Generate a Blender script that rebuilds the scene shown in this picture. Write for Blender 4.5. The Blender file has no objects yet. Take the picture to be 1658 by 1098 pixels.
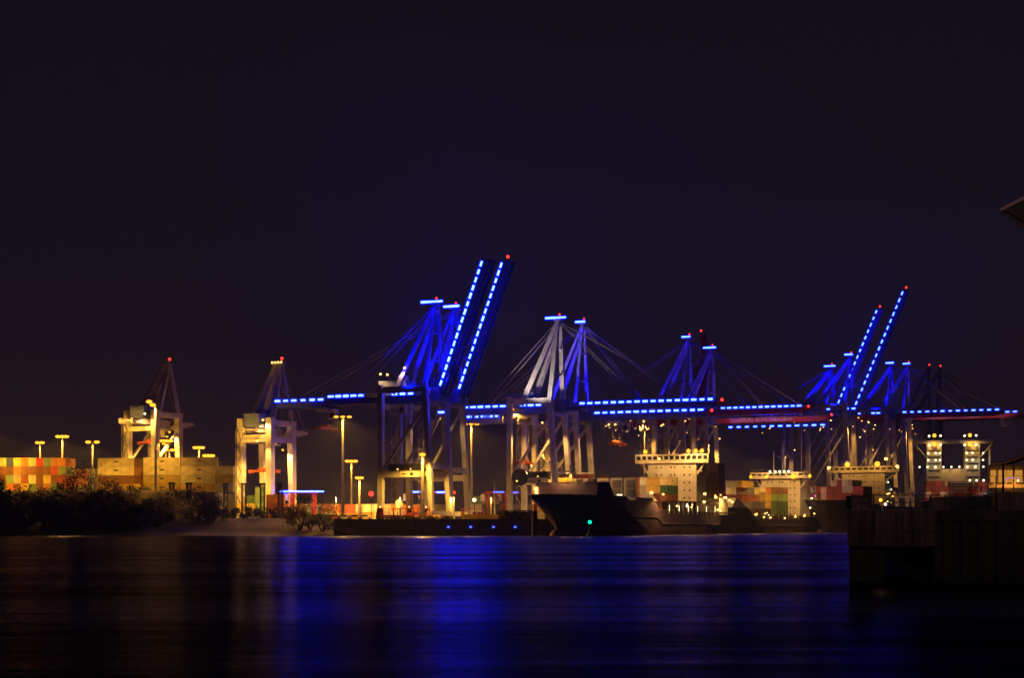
import bpy, math, random
from mathutils import Vector, Matrix, Euler

random.seed(7)
C = bpy.context.scene
COL = C.collection
R = math.radians
S = 0.82                 # metres per layout unit
FPX = 2640.0             # focal length in photo pixels
CAMZ = 4.1

# ------------------------------------------------------------------ camera
cam = bpy.data.cameras.new('camera')
cam.sensor_width = 36.0
cam.lens = 36.0 * FPX / 1658.0
cam.shift_y = 301.0 / 1658.0
cam.clip_start = 0.5
cam.clip_end = 9000
camo = bpy.data.objects.new('camera', cam)
COL.objects.link(camo)
camo.location = (0, 0, CAMZ * S)
camo.rotation_euler = (R(90), 0, 0)
C.camera = camo
C.view_settings.view_transform = 'Standard'
C.view_settings.look = 'None'
C.view_settings.exposure = 0.0
C.view_settings.gamma = 1.0
C.render.engine = 'CYCLES'
C.cycles.use_denoising = True
C.cycles.max_bounces = 4
C.cycles.diffuse_bounces = 2
C.cycles.glossy_bounces = 3
C.cycles.transmission_bounces = 2
C.cycles.volume_bounces = 0
C.cycles.sample_clamp_indirect = 4.0
C.cycles.use_light_tree = True

# ------------------------------------------------------------------ world: night sky
world = bpy.data.worlds.new('World')
C.world = world
world.use_nodes = True
wn = world.node_tree
wn.nodes.clear()
w_out = wn.nodes.new('ShaderNodeOutputWorld')
w_bg = wn.nodes.new('ShaderNodeBackground')
w_bg.inputs['Strength'].default_value = 1.0
w_tc = wn.nodes.new('ShaderNodeTexCoord')
w_sp = wn.nodes.new('ShaderNodeSeparateXYZ')
w_rv = wn.nodes.new('ShaderNodeValToRGB')
wn.links.new(w_tc.outputs['Generated'], w_sp.inputs[0])
wn.links.new(w_sp.outputs['Z'], w_rv.inputs[0])
cr = w_rv.color_ramp
cr.elements[0].position = 0.0
cr.elements[0].color = (0.0170, 0.0085, 0.0120, 1)
cr.elements[1].position = 0.55
cr.elements[1].color = (0.0050, 0.0038, 0.0052, 1)
e = cr.elements.new(0.10); e.color = (0.0110, 0.0065, 0.0125, 1)
e = cr.elements.new(0.22); e.color = (0.0072, 0.0050, 0.0085, 1)
# orange town glow low over the land at the left
w_n = wn.nodes.new('ShaderNodeVectorMath'); w_n.operation = 'DOT_PRODUCT'; w_n.inputs[1].default_value = (-.42, .905, .03)
wn.links.new(w_tc.outputs['Generated'], w_n.inputs[0])
w_m = wn.nodes.new('ShaderNodeMapRange'); w_m.inputs['From Min'].default_value = .90; w_m.inputs['From Max'].default_value = 1.0; w_m.interpolation_type = 'SMOOTHSTEP'
wn.links.new(w_n.outputs['Value'], w_m.inputs[0])
w_x = wn.nodes.new('ShaderNodeMix'); w_x.data_type = 'RGBA'; w_x.blend_type = 'ADD'; w_x.inputs[7].default_value = (0.011, 0.0050, 0.0, 1)
w_e = wn.nodes.new('ShaderNodeMapRange'); w_e.inputs['From Min'].default_value = .16; w_e.inputs['From Max'].default_value = 0.0; w_e.interpolation_type = 'SMOOTHSTEP'
w_k = wn.nodes.new('ShaderNodeMath'); w_k.operation = 'MULTIPLY'
wn.links.new(w_sp.outputs['Z'], w_e.inputs[0]); wn.links.new(w_m.outputs[0], w_k.inputs[0]); wn.links.new(w_e.outputs[0], w_k.inputs[1])
wn.links.new(w_k.outputs[0], w_x.inputs[0]); wn.links.new(w_rv.outputs[0], w_x.inputs[6])
wn.links.new(w_x.outputs[2], w_bg.inputs['Color'])
wn.links.new(w_bg.outputs[0], w_out.inputs[0])

# ------------------------------------------------------------------ materials
def mat(name, col, rough=0.6, metal=0.0, var=0.25, scale=0.35, bump=0.0, bscale=3.0, spec=None):
    m = bpy.data.materials.new(name); m.use_nodes = True
    n = m.node_tree; b = n.nodes['Principled BSDF']
    b.inputs['Roughness'].default_value = rough
    b.inputs['Metallic'].default_value = metal
    if spec is not None: b.inputs['Specular IOR Level'].default_value = spec
    tc = n.nodes.new('ShaderNodeTexCoord')
    nz = n.nodes.new('ShaderNodeTexNoise'); nz.inputs['Scale'].default_value = scale; nz.inputs['Detail'].default_value = 6
    n.links.new(tc.outputs['Object'], nz.inputs['Vector'])
    rp = n.nodes.new('ShaderNodeValToRGB')
    rp.color_ramp.elements[0].position = 0.32; rp.color_ramp.elements[1].position = 0.68
    rp.color_ramp.elements[0].color = tuple(c * (1 - var) for c in col) + (1,)
    rp.color_ramp.elements[1].color = tuple(min(1, c * (1 + var * 0.6)) for c in col) + (1,)
    n.links.new(nz.outputs[0], rp.inputs[0]); n.links.new(rp.outputs[0], b.inputs['Base Color'])
    if bump > 0:
        n2 = n.nodes.new('ShaderNodeTexNoise'); n2.inputs['Scale'].default_value = bscale; n2.inputs['Detail'].default_value = 5
        bp = n.nodes.new('ShaderNodeBump'); bp.inputs['Strength'].default_value = bump; bp.inputs['Distance'].default_value = 0.3
        n.links.new(tc.outputs['Object'], n2.inputs['Vector'])
        n.links.new(n2.outputs[0], bp.inputs['Height']); n.links.new(bp.outputs[0], b.inputs['Normal'])
    return m

def emit(name, col, strength):
    m = bpy.data.materials.new(name); m.use_nodes = True
    n = m.node_tree; n.nodes.clear()
    o = n.nodes.new('ShaderNodeOutputMaterial'); e = n.nodes.new('ShaderNodeEmission')
    e.inputs[0].default_value = (*col, 1); e.inputs[1].default_value = strength
    n.links.new(e.outputs[0], o.inputs[0])
    return m

M = {}
M['steel'] = mat('crane_paint_grey', (0.42, 0.40, 0.38), 0.55)
M['white'] = mat('crane_paint_white', (0.62, 0.58, 0.54), 0.5)
M['lilac'] = mat('crane_paint_pale', (0.50, 0.45, 0.47), 0.55)
M['red'] = mat('crane_paint_red', (0.42, 0.035, 0.04), 0.5)
M['bluep'] = mat('crane_paint_blue', (0.16, 0.20, 0.42), 0.5)
M['dark'] = mat('dark_steel', (0.035, 0.033, 0.035), 0.6)
M['cable'] = mat('cable_steel', (0.30, 0.26, 0.26), 0.5)
M['festoon'] = mat('festoon_rubber', (0.45, 0.38, 0.30), 0.6)
M['bluedk'] = mat('crane_paint_dark_blue', (0.06, 0.075, 0.18), 0.5)
M['glass'] = mat('dark_glass', (0.02, 0.025, 0.03), 0.1)
M['concrete'] = mat('quay_concrete', (0.16, 0.14, 0.12), 0.9, var=0.45, scale=0.15, bump=0.4)
M['pier'] = mat('pier_concrete', (0.30, 0.22, 0.20), 0.92, var=0.35, scale=0.35, bump=0.5, bscale=2.0)
def weather(m, z0, z1, col):
    n = m.node_tree; b = n.nodes['Principled BSDF']; src = b.inputs['Base Color'].links[0].from_socket
    tc = n.nodes.new('ShaderNodeTexCoord'); mp = n.nodes.new('ShaderNodeMapping'); mp.inputs['Scale'].default_value = (1.6, 1.6, .12)
    nz = n.nodes.new('ShaderNodeTexNoise'); nz.inputs['Scale'].default_value = 1.4; nz.inputs['Detail'].default_value = 8; nz.inputs['Roughness'].default_value = .7
    rp = n.nodes.new('ShaderNodeMapRange'); rp.inputs['From Min'].default_value = .42; rp.inputs['From Max'].default_value = .62
    mx = n.nodes.new('ShaderNodeMix'); mx.data_type = 'RGBA'; mx.inputs[7].default_value = (*col, 1)
    n.links.new(tc.outputs['Object'], mp.inputs[0]); n.links.new(mp.outputs[0], nz.inputs['Vector']); n.links.new(nz.outputs[0], rp.inputs[0])
    n.links.new(rp.outputs[0], mx.inputs[0]); n.links.new(src, mx.inputs[6]); n.links.new(mx.outputs[2], b.inputs['Base Color'])
weather(M['pier'], 0, 1, (0.10, 0.075, 0.065)); weather(M['concrete'], 0, 1, (0.07, 0.06, 0.05))
M['pile'] = mat('sheet_pile', (0.09, 0.075, 0.06), 0.85, var=0.5, scale=0.4, bump=0.3)
M['asphalt'] = mat('yard_asphalt', (0.07, 0.065, 0.06), 0.9, var=0.3, scale=0.05)
M['sand'] = mat('bank_sand', (0.15, 0.11, 0.075), 0.95, var=0.5, scale=0.12, bump=0.8, bscale=0.6)
M['leaf'] = mat('bush_leaves', (0.040, 0.045, 0.020), 0.8, var=0.5, scale=0.6)
M['leaf2'] = mat('dark_leaves', (0.028, 0.032, 0.018), 0.8, var=0.5, scale=0.6)
M['bark'] = mat('bark', (0.06, 0.045, 0.03), 0.9)
M['hull1'] = mat('hull_navy', (0.16, 0.11, 0.17), 0.5, var=0.3, scale=0.08)
M['hull2'] = mat('hull_dark', (0.07, 0.05, 0.065), 0.5, var=0.3, scale=0.08)
M['hullr'] = mat('boot_top_red', (0.13, 0.035, 0.025), 0.6, var=0.3, scale=0.1)
M['deckp'] = mat('deck_paint', (0.16, 0.07, 0.05), 0.7)
M['shipw'] = mat('superstructure_white', (0.66, 0.60, 0.52), 0.45, var=0.12)
M['funnel'] = mat('funnel_orange_brown', (0.30, 0.14, 0.04), 0.5)
M['orange'] = mat('safety_orange', (0.70, 0.16, 0.03), 0.5)
M['yellow'] = mat('machine_yellow', (0.60, 0.36, 0.04), 0.5)
M['redveh'] = mat('machine_red', (0.50, 0.05, 0.03), 0.5)
M['mark'] = mat('lettering_pale', (0.75, 0.62, 0.66), 0.6, var=0.05)
M['sign'] = mat('sign_board', (0.70, 0.62, 0.50), 0.6, var=0.05)
M['black'] = mat('black_lettering', (0.02, 0.02, 0.02), 0.6, var=0.05)
M['eave'] = mat('eave_metal', (0.45, 0.32, 0.33), 0.6)
M['wallw'] = mat('pavilion_render', (0.55, 0.40, 0.22), 0.8)

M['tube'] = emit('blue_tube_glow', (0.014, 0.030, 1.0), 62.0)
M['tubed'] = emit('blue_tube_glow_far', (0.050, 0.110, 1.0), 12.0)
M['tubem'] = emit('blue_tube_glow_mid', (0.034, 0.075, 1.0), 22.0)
M['tube_halo'] = emit('blue_halo_glow', (0.0, 0.008, 1.0), 1.6)  # imitated halo colour around the tubes, no lamp of its own
M['bluelamp'] = emit('blue_lamp_glow', (0.03, 0.05, 1.0), 10.0)
M['redlamp'] = emit('red_lamp_glow', (1.0, 0.02, 0.01), 7.0)
M['sodium'] = emit('sodium_lamp_glow', (1.0, 0.36, 0.025), 2.9)
M['warm'] = emit('warm_flood_glow', (1.0, 0.50, 0.10), 6.0)
M['warmd'] = emit('warm_flood_dim', (1.0, 0.50, 0.12), 4.0)
M['cool'] = emit('cool_deck_glow', (1.0, 0.95, 0.50), 4.0)
M['green'] = emit('green_lamp_glow', (0.0, 1.0, 0.28), 5.0)
M['window'] = emit('lit_window_glow', (1.0, 0.42, 0.06), 0.55)
M['purple'] = emit('purple_strip_glow', (0.25, 0.12, 1.0), 0.9)
M['magenta'] = emit('magenta_lamp_glow', (1.0, 0.05, 0.7), 3.0)

# ------------------------------------------------------------------ mesh builder (layout units, scaled by S)
class MB:
    def __init__(s): s.v = []; s.f = []; s.mi = []; s.cur = 0
    def add(s, vs, fs):
        o = len(s.v); s.v += [tuple(p) for p in vs]
        s.f += [tuple(i + o for i in f) for f in fs]; s.mi += [s.cur] * len(fs)
        return s
    def box(s, x0, y0, z0, x1, y1, z1):
        return s.add([(x0,y0,z0),(x1,y0,z0),(x1,y1,z0),(x0,y1,z0),(x0,y0,z1),(x1,y0,z1),(x1,y1,z1),(x0,y1,z1)],
            [(0,3,2,1),(4,5,6,7),(0,1,5,4),(1,2,6,5),(2,3,7,6),(3,0,4,7)])
    def bar(s, a, b, w, h=None, w2=None, h2=None, n=4):
        a = Vector(a); b = Vector(b); h = w if h is None else h
        w2 = w if w2 is None else w2; h2 = (h if w2 == w else h * w2 / w) if h2 is None else h2
        d = (b - a).normalized()
        up = Vector((0,0,1)) if abs(d.z) < 0.97 else Vector((1,0,0))
        sx = d.cross(up).normalized(); sy = sx.cross(d).normalized()
        vs = []
        for p, ww, hh in ((a, w, h), (b, w2, h2)):
            for k in range(n):
                if n == 4: cx, cy = [(-.5,-.5),(.5,-.5),(.5,.5),(-.5,.5)][k]
                else: t = 2*math.pi*k/n; cx, cy = math.cos(t)*.5, math.sin(t)*.5
                vs.append(p + sx*cx*ww + sy*cy*hh)
        fs = [tuple(range(n))[::-1], tuple(range(n, 2*n))]
        for k in range(n):
            j = (k+1) % n; fs.append((k, j, n+j, n+k))
        return s.add(vs, fs)
    def tube(s, a, b, r, r2=None, n=8): return s.bar(a, b, 2*r, 2*r, None if r2 is None else 2*r2, None, n)
    def path(s, pts, w, n=4):
        for a, b in zip(pts, pts[1:]): s.bar(a, b, w, w, None, None, n)
        return s
    def ball(s, c, r, n=8, m=5, sc=(1,1,1)):
        vs = [(c[0], c[1], c[2]-r*sc[2])]; fs = []
        for i in range(1, m):
            t = math.pi*i/m - math.pi/2
            for k in range(n):
                p = 2*math.pi*k/n
                vs.append((c[0]+r*sc[0]*math.cos(t)*math.cos(p), c[1]+r*sc[1]*math.cos(t)*math.sin(p), c[2]+r*sc[2]*math.sin(t)))
        vs.append((c[0], c[1], c[2]+r*sc[2])); L = len(vs)-1
        for k in range(n):
            j = (k+1) % n; fs.append((0, 1+j, 1+k)); fs.append((L, L-n+k, L-n+j))
            for i in range(m-2): a = 1+i*n; fs.append((a+k, a+j, a+n+j, a+n+k))
        return s.add(vs, fs)
    def lattice(s, a, b, w, cw=0.25, step=None, dirs=('x','y')):
        """square lattice mast/beam from a to b, side w"""
        a = Vector(a); b = Vector(b); d = (b-a); L = d.length; d.normalize()
        up = Vector((0,0,1)) if abs(d.z) < 0.97 else Vector((1,0,0))
        sx = d.cross(up).normalized()*w/2; sy = sx.cross(d).normalized()*w/2
        cs = [-sx-sy, sx-sy, sx+sy, -sx+sy]
        for c in cs: s.bar(a+c, b+c, cw)
        n = max(1, int(L/(step or w)))
        for i in range(n):
            p = a + d*(L*i/n); q = a + d*(L*(i+1)/n)
            for k in range(4):
                c1, c2 = cs[k], cs[(k+1) % 4]
                if i % 2: c1, c2 = c2, c1
                s.bar(p+c1, q+c2, cw*.7); s.bar(q+c1, q+c2, cw*.7)
        return s
    def build(s, name, m, parent=None, smooth=False, label=None):
        me = bpy.data.meshes.new(name)
        me.from_pydata([(x*S, y*S, z*S) for x, y, z in s.v], [], s.f)
        ms = m if isinstance(m, (list, tuple)) else [m]
        for q in ms: me.materials.append(q)
        if len(ms) > 1: me.polygons.foreach_set('material_index', s.mi)
        if smooth: me.polygons.foreach_set('use_smooth', [True]*len(me.polygons))
        me.update()
        o = bpy.data.objects.new(name, me); COL.objects.link(o)
        if parent: o.parent = parent
        if label: o['label'] = label
        return o

def tag(o, label, cat, group=None):
    o['label'] = label; o['category'] = cat
    if group: o['group'] = group
    return o
def struct(o, label=None):
    o['kind'] = 'structure'
    if label: o['label'] = label
    return o
def empty(name, loc, rz=0.0):
    o = bpy.data.objects.new(name, None); COL.objects.link(o)
    o.empty_display_size = 1
    o.location = tuple(c*S for c in loc); o.rotation_euler = (0, 0, rz)
    return o
def put(o, loc, rz=0.0):
    o.location = tuple(c*S for c in loc); o.rotation_euler = (0, 0, rz); return o
def W(px, py, Y):
    """where the sight line through a photo pixel meets the plane at depth Y (survey of real positions)"""
    return Vector(((px-829)*Y/FPX, Y, CAMZ + (850-py)*Y/FPX))
def X(px, Y): return (px-829)*Y/FPX
def lamp(loc, col, watt, parent=None, radius=0.4, spot=None, aim=None, name='lamp_light'):
    if spot is None and col[2] < .9: spot, aim = 156, (0, 0, -1)      # shielded lamp heads throw their light down
    l = bpy.data.lights.new(name, 'SPOT' if spot else 'POINT')
    if col[2] < .9: watt *= 4.0
    l.energy = watt; l.color = col; l.shadow_soft_size = radius
    if spot: l.spot_size = R(spot); l.spot_blend = 0.35
    o = bpy.data.objects.new(name, l); COL.objects.link(o)
    o.location = tuple(c*S for c in loc)
    if aim is not None: o.rotation_euler = Vector(aim).to_track_quat('-Z', 'Y').to_euler()
    if parent: o.parent = parent
    return o
SOD = (1.0, 0.48, 0.055); WARM = (1.0, 0.52, 0.12); BLUE = (0.0, 0.0015, 1.0); COOL = (0.9, 1.0, 0.7)

def text_mesh(name, txt, size, m, parent, loc, rot=(R(90),0,0), extrude=0.03, width=None):
    cu = bpy.data.curves.new(name, 'FONT'); cu.body = txt; cu.size = size*S; cu.extrude = extrude*S
    t = bpy.data.objects.new(name, cu); COL.objects.link(t)
    bpy.context.view_layer.update()
    dg = bpy.context.evaluated_depsgraph_get()
    me = bpy.data.meshes.new_from_object(t.evaluated_get(dg))
    bpy.data.objects.remove(t)
    o = bpy.data.objects.new(name, me); COL.objects.link(o)
    me.materials.clear(); me.materials.append(m)
    if width:
        xs = [v.co.x for v in me.vertices]; k = width*S/max(1e-6, max(xs)-min(xs))
        for v in me.vertices: v.co.x *= k
    o.location = tuple(c*S for c in loc); o.rotation_euler = rot
    if parent: o.parent = parent
    return o

def copy_obj(src, parent, loc=None, rot=None):
    c = src.copy(); COL.objects.link(c); c.parent = parent
    if loc is not None: c.location = tuple(v*S for v in loc)
    if rot is not None: c.rotation_euler = rot
    return c

# ================================================================== THE SETTING
def poly(name, pts, z, m):
    b = MB(); b.add([(x, y, z) for x, y in pts], [tuple(range(len(pts)))])
    return b.build(name, m)

# water --------------------------------------------------------
mw = bpy.data.materials.new('river_water'); mw.use_nodes = True
n = mw.node_tree; b = n.nodes['Principled BSDF']
b.inputs['Base Color'].default_value = (0.004, 0.004, 0.007, 1)
b.inputs['Roughness'].default_value = 0.2
b.inputs['IOR'].default_value = 1.33
b.inputs['Specular IOR Level'].default_value = 0.07
tc = n.nodes.new('ShaderNodeTexCoord'); mp = n.nodes.new('ShaderNodeMapping')
mp.inputs['Scale'].default_value = (0.045, 0.36, 1)
nz = n.nodes.new('ShaderNodeTexNoise'); nz.inputs['Scale'].default_value = 1.0; nz.inputs['Detail'].default_value = 7; nz.inputs['Roughness'].default_value = 0.62
bp = n.nodes.new('ShaderNodeBump'); bp.inputs['Strength'].default_value = 0.9; bp.inputs['Distance'].default_value = 0.42
n.links.new(tc.outputs['Object'], mp.inputs[0]); n.links.new(mp.outputs[0], nz.inputs['Vector'])
mp2 = n.nodes.new('ShaderNodeMapping'); mp2.inputs['Scale'].default_value = (0.012, 0.07, 1)
nz2 = n.nodes.new('ShaderNodeTexNoise'); nz2.inputs['Scale'].default_value = 1.0; nz2.inputs['Detail'].default_value = 8; nz2.inputs['Roughness'].default_value = .7; nz2.inputs['Distortion'].default_value = .6
mr2 = n.nodes.new('ShaderNodeMapRange'); mr2.inputs['From Min'].default_value = .35; mr2.inputs['From Max'].default_value = .65; mr2.inputs['To Min'].default_value = .14; mr2.inputs['To Max'].default_value = .26
n.links.new(tc.outputs['Object'], mp2.inputs[0]); n.links.new(mp2.outputs[0], nz2.inputs['Vector']); n.links.new(nz2.outputs[0], mr2.inputs[0]); n.links.new(mr2.outputs[0], b.inputs['Roughness'])
n.links.new(nz.outputs[0], bp.inputs['Height']); n.links.new(bp.outputs[0], b.inputs['Normal'])
gl = n.nodes.new('ShaderNodeBsdfGlossy'); gl.inputs['Color'].default_value = (0.26, 0.27, 0.62, 1)
df = n.nodes.new('ShaderNodeBsdfDiffuse'); df.inputs['Color'].default_value = (0.006, 0.006, 0.009, 1)
fr = n.nodes.new('ShaderNodeFresnel'); fr.inputs['IOR'].default_value = 1.33; mxs = n.nodes.new('ShaderNodeMixShader')
n.links.new(bp.outputs[0], gl.inputs['Normal']); n.links.new(mr2.outputs[0], gl.inputs['Roughness'])
mp3 = n.nodes.new('ShaderNodeMapping'); mp3.inputs['Scale'].default_value = (0.005, 0.045, 1); mp3.inputs['Location'].default_value = (3.1, 1.7, 0)
nz3 = n.nodes.new('ShaderNodeTexNoise'); nz3.inputs['Scale'].default_value = 1.0; nz3.inputs['Detail'].default_value = 10; nz3.inputs['Roughness'].default_value = .78; nz3.inputs['Distortion'].default_value = .4
mr3 = n.nodes.new('ShaderNodeMapRange'); mr3.inputs['From Min'].default_value = .40; mr3.inputs['From Max'].default_value = .62; mr3.inputs['To Min'].default_value = .18; mr3.inputs['To Max'].default_value = 1.0
mu3 = n.nodes.new('ShaderNodeMath'); mu3.operation = 'MULTIPLY'      # wind ruffled lanes send less light on than the smooth ones
n.links.new(tc.outputs['Object'], mp3.inputs[0]); n.links.new(mp3.outputs[0], nz3.inputs['Vector']); n.links.new(nz3.outputs[0], mr3.inputs[0])
n.links.new(fr.outputs[0], mu3.inputs[0]); n.links.new(mr3.outputs[0], mu3.inputs[1])
n.links.new(mu3.outputs[0], mxs.inputs[0]); n.links.new(df.outputs[0], mxs.inputs[1]); n.links.new(gl.outputs[0], mxs.inputs[2])
n.links.new(mxs.outputs[0], n.nodes['Material Output'].inputs['Surface'])
struct(poly('water', [(-4000, -60), (4000, -60), (4000, 7000), (-4000, 7000)], 0.0, mw))

# terminal ground ---------------------------------------------
land = [(-66, 604), (10, 604), (24, 680), (104, 868), (200, 941), (245, 992), (270, 1040), (300, 1180), (330, 1420), (5000, 1500), (5000, 6500), (-5000, 6500), (-5000, 640), (-66, 640)]
gb = MB(); n_ = len(land)
gb.add([(x, y, 6.0) for x, y in land], [tuple(range(n_))])
struct(gb.build('terminal_ground', M['asphalt']))

# sloping bank at the left ------------------------------------
def fbm(x, y):
    return (math.sin(x*.11+1.3)*math.cos(y*.17)+.5*math.sin(x*.31+y*.23)+.25*math.sin(x*.83-y*.61+2))
def sm(a, b_, t):
    t = max(0, min(1, (t-a)/(b_-a))); return t*t*(3-2*t)
bk = MB(); NX, NY = 240, 26; vs = []
for j in range(NY+1):
    for i in range(NX+1):
        x = -520 + (457*i/NX); y = 592 + 62*j/NY
        edge = 601 + 2.0*math.sin(x*.05) + (3*sm(-150,-190,x))
        h = 6.3*sm(0, 30, y-edge) + (y-edge)*.06
        h += 11*sm(-118, -132, x)*sm(610, 636, y)
        h += fbm(x, y)*.45*sm(0, 12, y-edge)
        vs.append((x, y, min(h, 17.4 if x < -118 else 6.6) if y > edge else -1.0 + (y-592)*.06))
fs = [(j*(NX+1)+i, j*(NX+1)+i+1, (j+1)*(NX+1)+i+1, (j+1)*(NX+1)+i) for j in range(NY) for i in range(NX)]
bk.add(vs, fs)
struct(bk.build('river_bank', M['sand'], smooth=True))
struct(MB().box(-2500, 653, -1, -119, 860, 17.2).build('raised_yard', M['asphalt']))
struct(MB().box(-2500, 600, -1, -519, 653, 8).build('far_bank', M['sand']))

# quay walls ---------------------------------------------------
def wall_seg(a, b_, top=6.0, name='quay_wall'):
    a = Vector((*a, 0)); b_ = Vector((*b_, 0)); d = (b_-a); L = d.length
    ang = math.atan2(d.y, d.x)
    root = empty(name, (a.x, a.y, 0), ang)
    m = MB().box(0, -0.5, 2.6, L, 0.8, top+.02); m.box(0, -0.8, top-.55, L, 0.2, top+.15)
    m.build('concrete_cope', M['concrete'], root)
    m = MB(); k = 0; x = 0
    while x < L-1.2:
        m.box(x, -0.42, -1, x+1.2, 0.3, 2.6); m.box(x+1.2, -0.1, -1, min(L, x+2.3), 0.3, 2.6); x += 2.3
    m.build('sheet_piling', M['pile'], root)
    for i in range(int(L//24)+1):
        x = 6 + i*24
        if x > L-2: break
        f = MB().box(x-.5, -1.15, 0.8, x+.5, -.42, top-.7); f.build('fender', M['dark'], root)
    return root
q1 = wall_seg((-66, 604), (10, 604)); tag(q1, 'concrete quay wall with sheet piling facing the river below the tall blue cranes', 'quay wall', 'quay walls')
q2 = wall_seg((10, 604), (24, 680)); tag(q2, 'quay wall turning inland beside the bow of the nearest ship', 'quay wall', 'quay walls')
q3 = wall_seg((24, 680), (104, 868)); tag(q3, 'long quay wall running behind the nearest container ship', 'quay wall', 'quay walls')
q4 = wall_seg((104, 868), (200, 941)); tag(q4, 'quay wall behind the second ship with the white lit bridge', 'quay wall', 'quay walls')
# blue marker lights on the quay wall
for i, px in enumerate((726, 762, 799, 834)):
    o = MB().box(-.35, -.3, -.25, .35, .0, .25).build('marker_lamp', M['bluelamp'])
    put(o, (X(px, 603.4), 603.4, 3.2))
    tag(o, ['tiny blue marker lamp on the quay wall, leftmost of four', 'tiny blue marker lamp on the quay wall, second of four from the left',
            'tiny blue marker lamp on the quay wall, third of four from the left', 'tiny blue marker lamp on the quay wall nearest the dark mooring pile'][i], 'marker lamp', 'blue marker lamps on the quay wall')
# gangway and railing at the foot of the bank
gw = empty('gangway', (X(520, 601), 601, 0)); tag(gw, 'sloping metal gangway with handrails at the left end of the quay wall', 'gangway')
g = MB(); a = W(522, 845, 600)-Vector((X(520,601),601,0)); b_ = W(575, 862, 600)-Vector((X(520,601),601,0))
g.bar(a-Vector((0,0,1.4)), b_-Vector((0,0,1.0)), 1.6, .3); g.build('walkway', M['concrete'], gw)
g = MB(); g.bar(a+Vector((0,-.8,.6)), b_+Vector((0,-.8,.6)), .22); g.bar(a+Vector((0,-.8,-.2)), b_+Vector((0,-.8,-.2)), .18)
for k in range(6):
    p = a.lerp(b_, k/5); g.bar(p+Vector((0,-.8,-1.3)), p+Vector((0,-.8,.6)), .2)
g.bar(a+Vector((-1,-.8,-2.5)), a+Vector((-1,-.8,1)), .4)
g.build('handrail', M['cable'], gw)

# ================================================================== CONTAINERS
CCOL = {'orange': (0.60, 0.20, 0.04), 'red': (0.55, 0.08, 0.03), 'brown': (0.26, 0.10, 0.03), 'cream': (0.68, 0.58, 0.30), 'yellow': (0.66, 0.46, 0.08),
        'green': (0.22, 0.34, 0.10), 'dark green': (0.05, 0.14, 0.07), 'blue': (0.04, 0.07, 0.20), 'dark blue': (0.03, 0.04, 0.09), 'grey': (0.34, 0.33, 0.31),
        'white': (0.66, 0.62, 0.55), 'dark red': (0.24, 0.035, 0.03), 'teal': (0.12, 0.28, 0.30), 'dark grey': (0.09, 0.085, 0.09), 'light green': (0.36, 0.44, 0.14)}
def cmat(*a, **k):
    m = mat(*a, **k); n = m.node_tree; b = n.nodes['Principled BSDF']; src = b.inputs['Base Color'].links[0].from_socket
    oi = n.nodes.new('ShaderNodeObjectInfo'); mr = n.nodes.new('ShaderNodeMapRange'); mr.inputs['To Min'].default_value = .55; mr.inputs['To Max'].default_value = 1.2
    hs = n.nodes.new('ShaderNodeHueSaturation'); mh = n.nodes.new('ShaderNodeMapRange'); mh.inputs['To Min'].default_value = .485; mh.inputs['To Max'].default_value = .515
    mo = n.nodes.new('ShaderNodeMath'); mo.operation = 'FRACT'; mm = n.nodes.new('ShaderNodeMath'); mm.operation = 'MULTIPLY'; mm.inputs[1].default_value = 7.31
    n.links.new(oi.outputs['Random'], mr.inputs[0]); n.links.new(mr.outputs[0], hs.inputs['Value'])
    n.links.new(oi.outputs['Random'], mm.inputs[0]); n.links.new(mm.outputs[0], mo.inputs[0]); n.links.new(mo.outputs[0], mh.inputs[0]); n.links.new(mh.outputs[0], hs.inputs['Hue'])
    n.links.new(src, hs.inputs['Color']); n.links.new(hs.outputs[0], b.inputs['Base Color'])
    return m
CW, CH, CL = 2.96, 3.5, 14.8
CMESH = {}
def container_mesh(col, long=True):
    key = (col, long)
    if key in CMESH: return CMESH[key]
    if col+'_c' not in M: M[col+'_c'] = cmat(col.replace(' ', '_')+'_container_paint', CCOL[col], 0.6, var=0.28, scale=0.5)
    m = M[col+'_c']
    L = CL if long else CL/2
    b = MB(); w = CW; h = CH; p = .22
    b.cur = 1; b.box(.02, .02, -.0, L-.02, w-.02, .12); b.cur = 0
    for x in (0, L-p):
        for y in (0, w-p): b.box(x, y, 0, x+p, y+p, h)
    for z in (0, h-p):
        b.box(p, 0, z, L-p, p, z+p); b.box(p, w-p, z, L-p, w, z+p)
        b.box(0, p, z, p, w-p, z+p); b.box(L-p, p, z, L, w-p, z+p)
    n = 22 if long else 11; d = (L-2*p)/n               # corrugated sides
    for k in range(n):
        x0 = p+k*d
        dy = .04 if k % 2 else .13
        b.box(x0, dy, p, x0+d, .2, h-p); b.box(x0, w-.2, p, x0+d, w-dy, h-p)
    b.box(p, p, h-.16, L-p, w-p, h-.06); b.box(p, p, .05, L-p, w-p, .15)
    # doors at x=0, corrugated end at x=L
    b.box(.06, p, p, .16, w/2-.03, h-p); b.box(.06, w/2+.03, p, .16, w-p, h-p)
    for y in (.55, 1.15, w-1.15, w-.55): b.bar((.02, y, p), (.02, y, h-p), .07)
    for k in range(8):
        y0 = p+k*(w-2*p)/8
        b.box(L-.16, y0, p, L-(.05 if k % 2 else .1), y0+(w-2*p)/8, h-p)
    if long:
        b.cur = 1
        for yy in (-.015, w+.005): b.box(L*.45, yy, h*.50, L*.57, yy+.01, h*.66)
    me_o = b.build('shipping_container', [m, M['pile']]); me = me_o.data
    bpy.data.objects.remove(me_o)
    CMESH[key] = me
    return me
ncont = 0
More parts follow.
